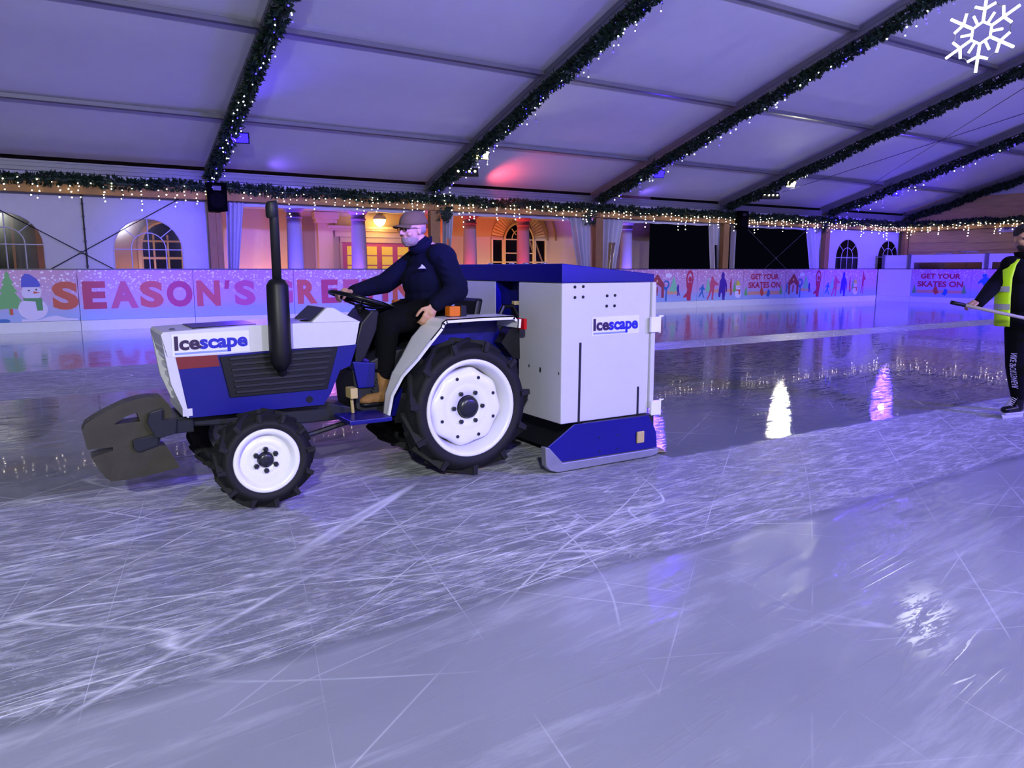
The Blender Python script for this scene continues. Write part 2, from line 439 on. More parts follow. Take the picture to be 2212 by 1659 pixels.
# far tent wall: header band, closed bays with arched clear windows
def arch_pts(cx, w, z0, z1, n=14):
    zs = z1-w/2 if z1-z0 > w/2 else z0
    rz = z1-zs
    pts = [(cx-w/2, z0)]
    for k in range(n+1):
        a = PI-PI*k/n; pts.append((cx+math.cos(a)*w/2, zs+math.sin(a)*rz))
    pts.append((cx+w/2, z0)); return pts
def wall_with_arches(mb, x0, x1, z0, z1, holes, y):
    """sheet in the plane y with arched holes [(cx, w, za, zb)]"""
    xs = [x0]
    for h in holes: xs += [h[0]-h[1]/2, h[0]+h[1]/2]
    xs.append(x1)
    V = lambda x, z: mb.bm.verts.new((x, y, z))
    def quad(a, b, c, d): mb.face([V(*a), V(*b), V(*c), V(*d)])
    for i in range(0, len(xs), 2): quad((xs[i], z0), (xs[i+1], z0), (xs[i+1], z1), (xs[i], z1))
    for (cx, w, za, zb) in holes:
        if za > z0: quad((cx-w/2, z0), (cx+w/2, z0), (cx+w/2, za), (cx-w/2, za))
        p = arch_pts(cx, w, za, zb)[1:-1]
        for a, b in zip(p, p[1:]): quad(a, b, (b[0], z1), (a[0], z1))
# window geometry, measured on the wall plane
wins = []
for (xl, xr, yt) in ((-70, 98, 458), (247, 396, 472), (1804, 1853, 517), (1895, 1937, 520)):
    a = onY(xl, 560, YW).x; b = onY(xr, 560, YW).x; zt = onY((xl+xr)/2, yt, YW).z
    wins.append(((a+b)/2, b-a, 1.35, zt))
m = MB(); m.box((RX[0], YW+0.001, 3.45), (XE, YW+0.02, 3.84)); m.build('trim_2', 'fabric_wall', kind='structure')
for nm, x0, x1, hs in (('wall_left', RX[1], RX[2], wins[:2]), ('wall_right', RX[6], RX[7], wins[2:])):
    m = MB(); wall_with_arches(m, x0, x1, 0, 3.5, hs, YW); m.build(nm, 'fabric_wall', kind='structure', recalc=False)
for n, (cx, w, za, zb) in enumerate(wins):
    m = MB(); p = arch_pts(cx, w, za, zb)
    m.face([m.bm.verts.new((q[0], YW+0.015, q[1])) for q in p])
    pane = m.build('window_%d' % (n+1), 'clear_plastic', kind='structure', recalc=False)
    m = MB(); r = 0.014; y = YW-0.01
    rz = min(w/2, zb-za); zs = zb-rz
    m.tube([(q[0], y, q[1]) for q in p], r*1.2, 5)
    m.tube([(cx, y, za), (cx, y, zb)], r, 5); m.tube([(cx-w/2, y, zs+0.02), (cx+w/2, y, zs+0.02)], r, 5)
    ip = arch_pts(cx, w*0.5, za, zs+rz*0.55); m.tube([(q[0], y, q[1]) for q in ip], r, 5)
    for sg in (-1, 1):
        m.tube([(cx+sg*w*0.5*0.5*0.72, y, zs+rz*0.55*0.72), (cx+sg*w/2*0.72, y, zs+rz*0.7)], r, 5)
    m.build('window_frame', 'fabric_wall', parent=pane)
# pole seam and brace wires of the closed bay
b0 = onY(163, 417, YW-0.06); b1 = onY(178, 578, YW-0.06)
m = MB(); m.tube([(b0.x+0.12, YW-0.05, 0), (b0.x+0.12, YW-0.05, 3.5)], 0.018, 6)
for z in [0.3*k for k in range(1, 12)]: m.box((b0.x+0.09, YW-0.08, z), (b0.x+0.15, YW-0.03, z+0.035))
tag(m.build('tent_wall_pole', 'dark_metal'), 'thin dark pole with toggles down the middle of the closed tent wall', 'pole')
def cross(cx, cz, dx, dz, y, mt, lab):
    m = MB(); m.tube([(cx-dx, y, cz-dz), (cx+dx, y, cz+dz)], 0.011, 5); m.tube([(cx-dx, y, cz+dz), (cx+dx, y, cz-dz)], 0.011, 5)
    m.lathe((cx, y-0.02, cz), (0, 1, 0), [(0, 0), (0.04, 0), (0.04, 0.04), (0, 0.04)], 12)
    tag(m.build('brace_cable', mt), lab, 'cable', 'crossed bracing cables')
c0 = onY(176, 545, YW-0.1); e0 = onY(395, 425, YW-0.1)
k0 = (e0.x-c0.x)
cross(c0.x, c0.z, k0, e0.z-c0.z, YW-0.1, 'dark_metal', 'dark crossed bracing cables over the closed tent wall by the arched windows')
c0 = onY(1676, 558, YW-0.1); e0 = onY(1745, 495, YW-0.1); k0 = e0.x-c0.x
cross(c0.x, c0.z, k0, e0.z-c0.z, YW-0.1, 'cable', 'pale crossed bracing cables in the dark open bay beside the far loudspeaker')

# timber posts, timber beam per bay
pl = ['under the near loudspeaker', 'behind the driver', 'behind the ice machine hopper between two tied curtains', 'under the far loudspeaker', 'beside the closed bay with two small arched windows', 'in the corner against the plank wall']
for i, x in enumerate(RX[2:]):
    m = MB(); w = 0.17 if i < 5 else 0.13
    xx = x+0.05 if i < 5 else x-0.25
    m.box((xx-w, YW-0.42, 0), (xx+w*0.1, YW-0.22, 3.2)); m.box((xx+w*0.1+0.004, YW-0.40, 0), (xx+w, YW-0.22, 3.2))
    tag(m.build('timber_post', 'timber', bevel=0.008), 'square timber post '+pl[i], 'post', 'timber posts along the far side')
bl = ['over the closed bay with large arched windows', 'over the first open bay by the exhaust pipe', 'over the open bay behind the hopper', 'over the first dark open bay', 'over the dark open bay with crossed cables', 'over the two small arched windows']
for i in range(6):
    xa, xb = RX[i+1], RX[i+2]
    m = MB(); m.box((xa+0.005, YW-0.45, 3.21), (xb-0.005, YW-0.30, 3.50))
    tag(m.build('timber_beam', 'timber_beam', bevel=0.01), 'horizontal timber beam hung with fairy lights '+bl[i], 'beam', 'timber beams along the far side')
    if 1 <= i <= 4:
        m = MB(); n = 40
        for k in range(2):
            rows = []
            for a in range(n+1):
                x = xa+0.15+(xb-xa-0.3)*a/n
                rows.append([m.bm.verts.new((x, YW-0.05+0.03*math.sin(a*1.7+k)+0.05*k, z+0.01*math.sin(a*.9))) for z in (3.5, 3.12)])
            for a in range(n): m.face([rows[a][0], rows[a+1][0], rows[a+1][1], rows[a][1]])
        ll = ['over the view of the door and blue column', 'over the view of the lit arched window', 'over the dark bay with the lone column', 'over the dark bay with crossed cables'][i-1]
        tag(m.build('rolled_tent_flap', 'fabric_wall', smooth=True, recalc=False), 'narrow white rolled up tent flap '+ll, 'tent flap', 'rolled flaps over the open bays')

# gathered curtains at the open bays
def curtain(name, top, bot, y, lab, window=False, zt=3.25, zb=0.2, tie=None, folds=6):
    """top/bot = (x0, x1); tie = (z, x0, x1) gathered place"""
    m = MB(); nu, nv = 48, 28; g = []
    def lerp(a, b, t): return a+(b-a)*t
    for j in range(nv+1):
        z = lerp(zt, zb, j/nv); row = []
        if tie:
            if z >= tie[0]: f = ((zt-z)/(zt-tie[0]))**1.6; x0, x1 = lerp(top[0], tie[1], f), lerp(top[1], tie[2], f)
            else: f = (tie[0]-z)/(tie[0]-zb); x0, x1 = lerp(tie[1], bot[0], f), lerp(tie[2], bot[1], f)
        else: x0, x1 = lerp(top[0], bot[0], j/nv), lerp(top[1], bot[1], j/nv)
        for a in range(nu+1):
            u = a/nu
            row.append(m.bm.verts.new((lerp(x0, x1, u), y+0.07*math.sin(u*folds*2*PI+j*0.05)+0.03*math.sin(u*folds*5+1), z)))
        g.append(row)
    for j in range(nv):
        for a in range(nu):
            zz = lerp(zt, zb, j/nv)
            m.face([g[j][a], g[j][a+1], g[j+1][a+1], g[j+1][a]], 1 if (window and 1.4 < zz < 2.45 and 12 < a < 34) else 0)
    o = m.build(name, ['fabric_wall', 'clear_plastic'], smooth=True, recalc=False)
    tag(o, lab, 'curtain', 'tied back tent curtains')
def cx(px, py, y=YW-0.15): return onY(px, py, y).x
yc = YW-0.12
curtain('tent_curtain', (cx(489, 440), cx(528, 440)), (cx(492, 575), cx(506, 575)), yc, 'white tent curtain beside the post under the near loudspeaker', folds=4)
curtain('tent_curtain', (cx(958, 460), cx(981, 460)), (cx(960, 575), cx(966, 575)), yc, 'narrow white curtain with clear window just behind the driver cap', True, folds=3)
curtain('tent_curtain', (cx(1232, 470), cx(1278, 470)), (cx(1266, 575), cx(1278, 575)), yc, 'white curtain drawn to the left face of the post behind the hopper', folds=4)
curtain('tent_curtain', (cx(1306, 470), cx(1350, 470)), (cx(1306, 575), cx(1318, 575)), yc, 'white curtain with clear window beside the lone dark bay column', True, folds=4)
curtain('tent_curtain', (cx(1533, 482), cx(1557, 482)), (cx(1545, 575), cx(1558, 575)), yc, 'narrow white curtain left of the post under the far loudspeaker', True, folds=3)
curtain('tent_curtain', (cx(1583, 482), cx(1590, 482)), (cx(1581, 575), cx(1586, 575)), yc, 'thin white curtain strip right of the post under the far loudspeaker', folds=2)
curtain('tent_curtain', (cx(1743, 490), cx(1776, 490)), (cx(1764, 575), cx(1782, 575)), yc, 'white curtain beside the closed bay with small arched windows', folds=4)

# plank end wall
m = MB(); random.seed(3)
z = 0.0; k = 0
while z < 4.3:
    hgt = 0.36+0.05*((k*37) % 5)/5; n = 30
    for seg in range(2):
        ya, yb = ((21.0, 9.0), (9.0, -9.0))[seg]
        lo = []; hi = []
        for a in range(n+1):
            y = ya+(yb-ya)*a/n; wv = 0.035*math.sin(y*0.9+k*2.1)+0.02*math.sin(y*2.7+k)
            lo.append(m.bm.verts.new((XE-0.06, y, z+wv))); hi.append(m.bm.verts.new((XE-0.015, y, z+hgt+0.09+0.03)))
        for a in range(n): m.face([lo[a], lo[a+1], hi[a+1], hi[a]])
        for a in range(n):
            p, q = lo[a].co, lo[a+1].co
            m.face([lo[a], lo[a+1], m.bm.verts.new((XE+0.0, q.y, q.z)), m.bm.verts.new((XE+0.0, p.y, p.z))])
    z += hgt; k += 1
m.box((XE, -9.2, 0), (XE+0.05, 21.3, 4.4))
m.build('wall_back', 'plank_wood', kind='structure')
m = MB()   # fabric gable above the planks
zz = [(y, roofz(y)+0.3) for y in (21.3, RIDGE, -9.3)]
m.face([m.bm.verts.new((XE+0.02, p[0], p[1])) for p in ((21.3, 4.2), (-9.3, 4.2), (-9.3, zz[2][1]), (RIDGE, zz[1][1]), (21.3, zz[0][1]))])
m.build('wall_gable', 'fabric_wall', kind='structure', recalc=False)
m = MB(); m.box((XE-0.45, -9.0, 3.21), (XE-0.30, 20.95, 3.50))
tag(m.build('timber_beam', 'timber_beam', bevel=0.01), 'horizontal timber beam hung with fairy lights along the plank end wall', 'beam', 'timber beams along the far side')

# near side wall (behind the camera) keeps the light in
m = MB(); m.box((-9.2, -9.4, 0), (XE, -9.35, 3.9)); m.build('wall_near', 'fabric_wall', kind='structure')
m = MB(); m.box((-9.25, -9.4, 0), (-9.2, 21.4, 3.9)); m.build('wall_end', 'fabric_wall', kind='structure')

# ------------------------------------------------------------------ rink boards
def P(*a): return list(a)
TREE = [(.5, 1), (.6, .86), (.56, .86), (.7, .7), (.62, .7), (.8, .5), (.7, .5), (.92, .28), (.8, .28), (1, .1), (.56, .13), (.56, 0), (.46, 0), (.46, .13), (0, .1), (.18, .28), (.06, .28), (.3, .5), (.2, .5), (.38, .7), (.3, .7), (.44, .86), (.4, .86)]
SK1 = [(.62, 1), (.75, .97), (.78, .88), (.7, .82), (.85, .74), (1, .62), (.96, .56), (.78, .62), (.66, .5), (.72, .3), (.9, .05), (.98, 0), (.78, 0), (.56, .28), (.5, .36), (.34, .2), (.1, .03), (.0, .08), (.2, .3), (.4, .5), (.36, .66), (.1, .56), (.04, .62), (.4, .82), (.52, .84), (.5, .94)]
SK2 = [(.45, 1), (.56, .95), (.55, .86), (.72, .78), (1, .66), (.98, .6), (.7, .62), (.62, .48), (.6, .26), (.55, .04), (.62, 0), (.42, 0), (.44, .26), (.4, .38), (.26, .16), (.12, .0), (.0, .02), (.16, .22), (.26, .46), (.24, .66), (.3, .82), (.36, .88), (.34, .96)]
CHILD = [(.42, 1), (.6, .97), (.66, .86), (.62, .78), (.8, .7), (.95, .55), (.98, .3), (.86, .28), (.82, .44), (.78, .5), (.8, .22), (.72, .04), (.78, 0), (.48, 0), (.5, .06), (.42, .26), (.3, .24), (.24, .1), (.08, .1), (.04, .22), (.12, .5), (.16, .68), (.32, .78), (.3, .9)]
BALL = [(.34, .55), (.3, .66), (.32, .78), (.42, .9), (.55, .95), (.68, .9), (.76, .8), (.76, .68), (.66, .57), (.72, .56), (.84, .68), (.85, .8), (.74, .95), (.56, 1), (.4, .96), (.25, .84), (.2, .68), (.26, .5), (.36, .36), (.3, .26), (.04, .16), (0, .1), (.3, .12), (.36, 0), (.66, 0), (.68, .2), (.76, .4), (.78, .52), (.7, .6), (.72, .7), (.6, .72), (.5, .68), (.5, .6)]
SKI = [(.4, 1), (.65, .96), (.62, .84), (.8, .7), (.75, .45), (.62, .3), (.7, .0), (.45, 0), (.44, .3), (.3, .1), (.1, 0), (0, .05), (.25, .32), (.3, .6), (.28, .8), (.35, .88)]
BLUEG = [(.3, 1), (.8, .97), (1, .86), (.95, .7), (.7, .6), (.62, .52), (.6, .0), (.36, 0), (.4, .5), (.16, .56), (.06, .66), (.1, .72), (.5, .66), (.72, .76), (.8, .86), (.6, .9), (.3, .93), (.1, .85), (0, .9)]
SKATE = [(0, .45), (.1, .9), (.35, 1), (.45, .55), (.55, .35), (.55, .2), (.3, 0), (.2, .05)]
class Art:
    """flat print shapes in the panel's own frame: u along, z up"""
    def __init__(s): s.mb = MB(); s.mats = []; s.d = 0
    def mi(s, m):
        if m not in s.mats: s.mats.append(m)
        return s.mats.index(m)
    def f(s, u, z): return (u, -0.003-0.0006*s.d, z)
    def poly(s, pts, m, x0=0, y0=0, w=1, h=1, flip=False):
        s.d += 1
        pp = [(x0+((1-p[0]) if flip else p[0])*w, y0+p[1]*h) for p in pts]
        v = [s.mb.bm.verts.new(s.f(*q)) for q in pp]; k = s.mi(m)
        for tri in tessellate_polygon([[Vector((q[0], q[1], 0)) for q in pp]]):
            a, c, d = [pp[i] for i in tri]
            ccw = (c[0]-a[0])*(d[1]-a[1])-(c[1]-a[1])*(d[0]-a[0]) > 0
            tri = tri if ccw else tri[::-1]
            s.mb.face([v[i] for i in tri], k)
    def disc(s, cx, cz, r, m, rz=None): s.poly([(cx+math.cos(2*PI*k/20)*r, cz+math.sin(2*PI*k/20)*(rz or r)) for k in range(20)], m)
    def text(s, t, m, x0, y0, w, h, bold=0.03):
        s.d += 1; k = s.mi(m); add_text(s.mb, t, s.f, bold, w, h, x0, y0, k)
    def done(s, parent, name='printed_design'):
        if not s.mats: s.mb.bm.free(); return
        o = s.mb.build(name, s.mats, None, recalc=False)
        o.parent = parent
PANW = 2.505
def board(seam_w, label, art, plain=False, mat_='snow_print'):
    r = root('rink_board', (0, 0, 0), label, 'rink board', 'rink barrier boards')
    m = MB(); m.box((0.006, 0, 0.25), (seam_w-0.006, 0.05, 1.415)); o = m.build('board_panel', 'board_plastic' if plain else mat_, r)
    m = MB(); m.box((0.004, -0.012, 0), (seam_w-0.004, 0.05, 0.246)); m.build('kick_plate', 'kick_plastic', r, bevel=0.004)
    m = MB(); m.box((0, -0.006, 1.417), (seam_w, 0.06, 1.445)); m.build('top_rail', 'rail_dark', r)
    a = Art(); art(a); a.done(r)
    return r
def px2u(px, X0, y=YB): return onY(px, 620, y).x - X0
def snowman(a, x, z, s, hat='print_hat', scarf='print_scarf'):
    a.disc(x, z+.22*s, .3*s, 'print_white', .26*s); a.disc(x, z+.62*s, .2*s, 'print_white', .19*s)
    a.poly([(-.2, 0), (.16, .0), (.2, .05), (.12, .2), (.0, .3), (-.1, .32), (-.18, .22)], hat, x, z+.74*s, s, s)
    a.poly([(-.18, 0), (.2, 0), (.2, -.3), (.08, -.3), (.06, -.08), (-.18, -.06)], scarf, x, z+.48*s, s, s)
    a.disc(x-.05*s, z+.66*s, .02*s, 'print_black'); a.disc(x+.1*s, z+.68*s, .02*s, 'print_black')
    a.poly([(0, 0), (.14, .03), (.0, .06)], 'print_orange', x+.04*s, z+.58*s, s, s)
def seasons(chars, X0):
    def fn(a):
        for (c, xl, xr, m, zt, zb) in chars:
            u0, u1 = px2u(xl, X0), px2u(xr, X0)
            if c == "'": a.poly([(.2, 1), (1, 1), (.72, 0), (0, 0)], m, u0, zb+(zt-zb)*.66, u1-u0, (zt-zb)*.34)
            else: a.text(c, m, u0, zb, u1-u0, zt-zb, 0.05)
    return fn
def artTypeA(a):   # hut, figure skater, tree, dancer
    a.disc(1.05, 1.2, .16, 'print_white', .08)
    a.poly([(0, .5), (.5, 1), (1, .5), (.92, .5), (.92, 0), (.76, 0), (.76, .42), (.5, .56), (.24, .42), (.24, 0), (.1, 0), (.1, .5)], 'print_brown', .12, .40, .78, .86)
    a.poly(SKI, 'print_brown', .42, .48, .16, .34); a.disc(.5, 1.0, .05, 'print_tan')
    a.poly([(0, 0), (1, 0), (1, 1), (0, 1)], 'print_tan', .98, .52, .62, .13)
    a.poly(TREE, 'print_mint', 1.08, .55, .46, .62); a.poly(BLUEG, 'print_blue', .8, .27, .3, .76); a.poly(SKI, 'print_purple', 1.42, .46, .22, .42, True)
    def q(pts): a.poly(pts, 'print_crimson', 1.8, .27, .58, 1.12)
    q([(.3, .66), (.26, .5), (.36, .36), (.3, .26), (.04, .16), (0, .1), (.3, .12), (.36, 0), (.66, 0), (.68, .2), (.76, .4), (.8, .54), (.7, .6), (.5, .6), (.4, .58)])
    q([(.3, .66), (.4, .58), (.34, .68), (.36, .78), (.45, .88), (.56, .92), (.56, 1), (.4, .96), (.27, .84), (.22, .7), (.26, .56)])
    q([(.56, 1), (.56, .92), (.66, .88), (.74, .8), (.75, .7), (.7, .6), (.8, .54), (.86, .7), (.84, .82), (.74, .94)])
    a.disc(1.8+.58*.56, .27+1.12*.7, .085, 'print_crimson', .1)
    a.poly(SKI, 'print_blue', .02, .48, .16, .4)
def artTypeB(a):
    a.poly([(0, 0), (1, 0), (1, 1), (0, 1)], 'print_tan', .62, .55, 1.5, .12)
    a.poly(TREE, 'print_mint', .42, .52, .3, .6); a.poly(SK1, 'print_blue', .08, .36, .34, .5); a.poly(SK2, 'print_rose', .52, .28, .62, .88)
    a.poly(CHILD, 'print_purple', 1.12, .26, .5, 1.06); a.poly(SKI, 'print_crimson', 1.72, .42, .18, .66, True)
    a.poly(TREE, 'print_green', 1.92, .5, .2, .52); snowman(a, 2.22, .34, .62, 'print_yellow', 'print_orange')
def artTypeC(a):
    a.text('GET YOUR', 'print_crimson', .42, 1.02, 1.66, .22, .035); a.text('SKATES ON', 'print_crimson', .3, .68, 1.9, .24, .035)
    a.poly([(0, 0), (1, 0), (1, 1), (0, 1)], 'print_tan', .28, .42, 2.0, .13)
    a.poly(TREE, 'print_green', .06, .36, .22, .4); a.poly(TREE, 'print_green', 2.14, .38, .22, .42)
    a.poly(SKATE, 'print_orange', .98, .36, .44, .34); a.poly(SKATE, 'print_blue', 1.2, .32, .4, .3, True)
def artTypeD(a):
    a.poly(SK2, 'print_crimson', .28, .34, .3, 1.0)
def artNone(a): pass
X0s = 0.57-PANW
def zrow(xpx, yt, yb): return onY(xpx, yt, YB).z, onY(xpx, yb, YB).z
zt, zb = zrow(140, 608, 669)
def L(c, xl, xr, mm): return (c, xl, xr, mm, zt, zb)
O, Cc, Rr = 'print_orange', 'print_crimson', 'print_rose'
def art0(a):
    X0 = 0.57-PANW
    a.poly(TREE, 'print_green', px2u(-17, X0), onY(15, 679, YB).z, px2u(50, X0)-px2u(-17, X0), 0.98)
    a.poly([(0, 0), (1, 0), (1, 1), (0, 1)], 'print_orange', px2u(16, X0), onY(15, 679, YB).z-.02, .06, .14)
    snowman(a, px2u(67, X0), .33, .95)
    a.disc(px2u(0, X0), .28, .13, 'print_blue', .05)
    seasons([L('S', 111, 168, O)], X0)(a)
    # low drift of snow at the foot of the print
    a.poly([(0, 0), (1, 0), (1, .35), (.8, .5), (.62, 1), (.5, .9), (.3, .3), (0, .5)], 'print_white', px2u(40, X0), .255, 1.1, .12)
panels = [
    (0.57-PANW*2, PANW, 'printed rink board with snow dots beyond the snowman board', artTypeB),
    (0.57-PANW, PANW, 'rink board printed with green fir tree, snowman and first letter S', art0),
    (0.57, PANW, 'rink board printed with the letters EASO', seasons([L('E', 177, 228, Cc), L('A', 236, 297, Rr), L('S', 301, 352, O), L('O', 359, 415, Cc)], 0.57)),
    (0.57+PANW, PANW, "rink board printed with N'S and the G hidden by the exhaust", seasons([L('N', 424, 475, O), L("'", 484, 497, Cc), L('S', 506, 551, Rr), L('G', 585, 632, Rr)], 0.57+PANW)),
    (0.57+2*PANW, PANW, 'rink board printed with R and E just beyond the steering wheel', seasons([L('R', 642, 685, O), L('E', 694, 730, Cc), L('E', 741, 776, Rr), L('T', 782, 817, Cc)], 0.57+2*PANW)),
    (0.57+3*PANW, PANW, 'rink board printed with letters I and N seen under the driver arm', seasons([L('I', 826, 838, Cc), L('N', 848, 888, O), L('G', 896, 936, Cc), L('S', 942, 975, O)], 0.57+3*PANW)),
    (0.57+4*PANW, PANW, 'printed rink board hidden mostly by the driver and hopper', artTypeB),
    (0.57+5*PANW, PANW, 'printed rink board behind the tall blue lid of the hopper', artTypeA),
    (0.57+6*PANW, PANW, 'printed rink board directly behind the white hopper', artTypeC),
    (0.57+7*PANW, PANW, 'pink rink board with hut and red dancer, next to the hopper', artTypeA),
    (0.57+8*PANW, PANW, 'pink rink board with purple hooded child, nearer the hopper', artTypeB),
    (0.57+9*PANW, PANW, 'pink rink board reading GET YOUR SKATES ON on the long side', artTypeC),
    (0.57+10*PANW, PANW, 'lilac rink board with hut and red dancer, right of the long side lettering', artTypeA),
    (0.57+11*PANW, PANW, 'lilac rink board with purple hooded child, near the corner', artTypeB),
]
for (x, w, lab, art) in panels:
    r = board(w, lab, art); r.location = (x, YB, 0)
xl = 0.57+12*PANW
r = board(XB-0.03-xl, 'short lilac rink board with a red figure closing the far side at the corner', lambda a: a.poly(SK2, 'print_crimson', .1, .34, .35, 1.0)); r.location = (xl, YB, 0)
yy = YB-0.02
for i, (lab, art, pln, w) in enumerate([('plain lilac rink board starting the short end at the corner', artNone, True, 1.55), ('deep violet rink board reading GET YOUR SKATES ON on the short end', artTypeC, False, PANW),
        ('violet rink board with a blue figure beside the skater arm', lambda a: (a.poly(SK1, 'print_blue', .25, .3, .7, .95, True), a.poly(TREE, 'print_mint', 1.5, .5, .5, .8)), False, PANW),
        ('printed rink board on the short end behind the skater', artTypeA, False, PANW), ('printed rink board on the short end beyond the skater', artTypeB, False, PANW)]):
    r = board(w, lab, art, pln); r.location = (XB, yy, 0); r.rotation_euler = (0, 0, -PI/2); yy -= w

# viewing screen behind the end boards
SX = 33.6
ys = [onX(px, 560, SX).y for px in (1907, 1963, 2130)]
ys.append(ys[2]-(ys[1]-ys[2])*1.0); zt_ = 2.06
for i in range(3):
    ya, yb = ys[i], ys[i+1]
    r = root('viewing_screen', (SX, (ya+yb)/2, 0), ['solid violet screen panel behind the plain corner board', 'long violet screen with low clear window behind the short end boards', 'violet screen with clear window just behind the skater shoulder'][i], 'screen', 'viewing screens behind the short end')
    m = MB(); w = 0.14
    m.box((SX-.06, ya-w, 0), (SX+.06, ya, zt_+0.03)); m.build('post', 'aluminium', r)
    m = MB()
    if i == 0: m.box((SX-.02, yb, 0), (SX+.02, ya-w, zt_)); m.build('panel', 'board_plastic', r)
    else:
        m.box((SX-.03, yb, 1.72), (SX+.03, ya-w, zt_)); m.box((SX-.03, yb, 0), (SX+.03, ya-w, 1.2))
        m.box((SX-.03, ya-w-.12, 1.2), (SX+.03, ya-w, 1.72)); m.box((SX-.03, yb, 1.2), (SX+.03, yb+.12, 1.72)); m.build('panel', 'board_plastic', r)
        m = MB(); m.box((SX-.006, yb+.12, 1.2), (SX+.006, ya-w-.12, 1.72)); m.build('clear_pane', 'clear_plastic', r)
for i, (px, py) in enumerate(((2091, 545), (2040, 549))):
    c = onX(px, py, 34.6)
    r = root('bar_table', (c.x, c.y, 0), ['round topped bar table standing clear above the violet screen', 'second bar table, barely showing over the violet screen'][i], 'table', 'bar tables behind the screens')
    m = MB(); m.lathe((c.x, c.y, c.z), (0, 0, 1), [(0, 0), (.38, 0), (.39, .02), (.38, .035), (0, .035)], 28); m.build('table_top', 'table_top', r)
    m = MB(); m.tube([(c.x, c.y, 0.9), (c.x, c.y, c.z)], 0.03, 10); m.build('stem', 'chrome', r)
    m = MB(); m.lathe((c.x, c.y, 0.9), (0, 0, 1), [(0, 0), (.25, 0), (.25, .02), (.03, .05), (0, .05)], 24); m.build('foot', 'chrome', r)
m = MB(); m.box((33.75, 0, 0), (XE-0.1, 19.6, 0.9)); tag(m.build('viewing_platform', 'stone_dark'), 'low dark platform hidden behind the violet screens by the plank wall', 'platform')
c = onX(2166, 493, XE-0.1)
r = root('wall_sign', (XE-.1, c.y-1.0, 2.9), 'small lilac sign with purple lettering on the plank wall above the skater', 'sign')
cz = c.z; y1 = onX(2156, 490, XE-.1).y
m = MB(); m.box((XE-.11, y1-1.9, cz-.17), (XE-.07, y1, cz+.17)); m.build('sign_panel', 'sign_lilac', r)
m = MB(); add_text(m, '#SKATE', lambda u, v: (XE-.115, y1-.25-u, cz-.09+v), 0.02, 1.4, .18); m.build('lettering', 'print_purple', r, recalc=False)

# ------------------------------------------------------------------ stone portico beyond the tent
YC, YH = 25.0, 27.5
bld = root('stone_building', (10, YH, 0), 'classical stone building with portico, lit orange, beyond the open tent side', 'building')
def bx(px, y=YH, py=520): return onY(px, py, y).x
XR_ = bx(1237)+0.6   # right end of the lit wall
m = MB(); m.box((-8, YH, 0), (XR_+4, YH+0.3, 6)); m.build('wall', 'stone_wall', bld)
m = MB(); m.box((-8, YC-0.35, 3.52), (onY(1372, 500, YC).x, YH, 3.9)); m.build('entablature', 'stone_column', bld)
m = MB(); m.box((-8, YC-0.2, -0.02), (22, YH, 0.06)); m.build('portico_floor', 'stone_dark', bld)
for px in (-48, 55, 637, 775, 1015, 1130, 1353):
    c = onY(px, 520, YC); x = c.x
    m = MB(); r1, r0 = 0.235, 0.27
    prof = [(0, 0), (.36, 0), (.36, .12), (.33, .2), (r0, .24), (r0, .3), (r0*.99, 1.4), (r1, 3.08), (r1+.03, 3.1), (r1+.03, 3.14), (r1, 3.16), (r1, 3.26), (r1+.05, 3.3), (.34, 3.38), (.34, 3.40)]
    m.lathe((x, YC, 0), (0, 0, 1), prof+[(0, 3.4)], 32); m.box((x-.36, YC-.36, 3.4), (x+.36, YC+.36, 3.52)); m.build('column', 'stone_column', bld, smooth=False)
# pilaster, recess, door case
x0, x1 = bx(684), bx(716)
m = MB(); m.box((x0, YH-.22, 0), (x1, YH, 3.1)); m.box((x0-.1, YH-.3, 3.1), (x1+.15, YH, 3.25)); m.box((x0-.16, YH-.36, 3.25), (x1+.2, YH, 3.5)); m.build('pilaster', 'stone_wall', bld, bevel=.01)
x0, x1 = bx(652), bx(680)
m = MB(); m.box((x0, YH-.04, 0), (x1, YH+.01, 3.3)); m.build('recess_panel', 'stone_dark', bld)
dx0, dx1 = bx(738), bx(912); dz = onY(820, 525, YH).z
m = MB(); m.box((dx0-.1, YH-.08, 0), (dx0, YH, dz+.2)); m.box((dx1, YH-.08, 0), (dx1+.1, YH, dz+.2)); m.box((dx0-.1, YH-.1, dz), (dx1+.1, YH, dz+.2))
m.box((dx0-.3, YH-.16, dz+.2), (dx1+.3, YH, dz+.42)); m.box((dx0-.55, YH-.3, dz+.42), (dx1+.55, YH, dz+.5)); m.box((dx0-.62, YH-.38, dz+.5), (dx1+.62, YH, dz+.6)); m.build('door_case', 'stone_wall', bld, bevel=.01)
m = MB(); m.box((dx0, YH-.05, 0), (dx1, YH-.01, dz)); dr = m.build('door', 'print_rose', bld)
for (a, b) in ((748, 778), (791, 812), (823, 846), (857, 880)):
    xa, xb = bx(a), bx(b); z0 = 1.2; z1 = dz-.12
    m = MB()
    for k in range(3):
        za = z0+(z1-z0)*k/3+.02; zb2 = z0+(z1-z0)*(k+1)/3-.02
        m.box((xa, YH-.065, za), (xb, YH-.052, zb2))
    m.build('lit_pane', 'pane_lit', dr)
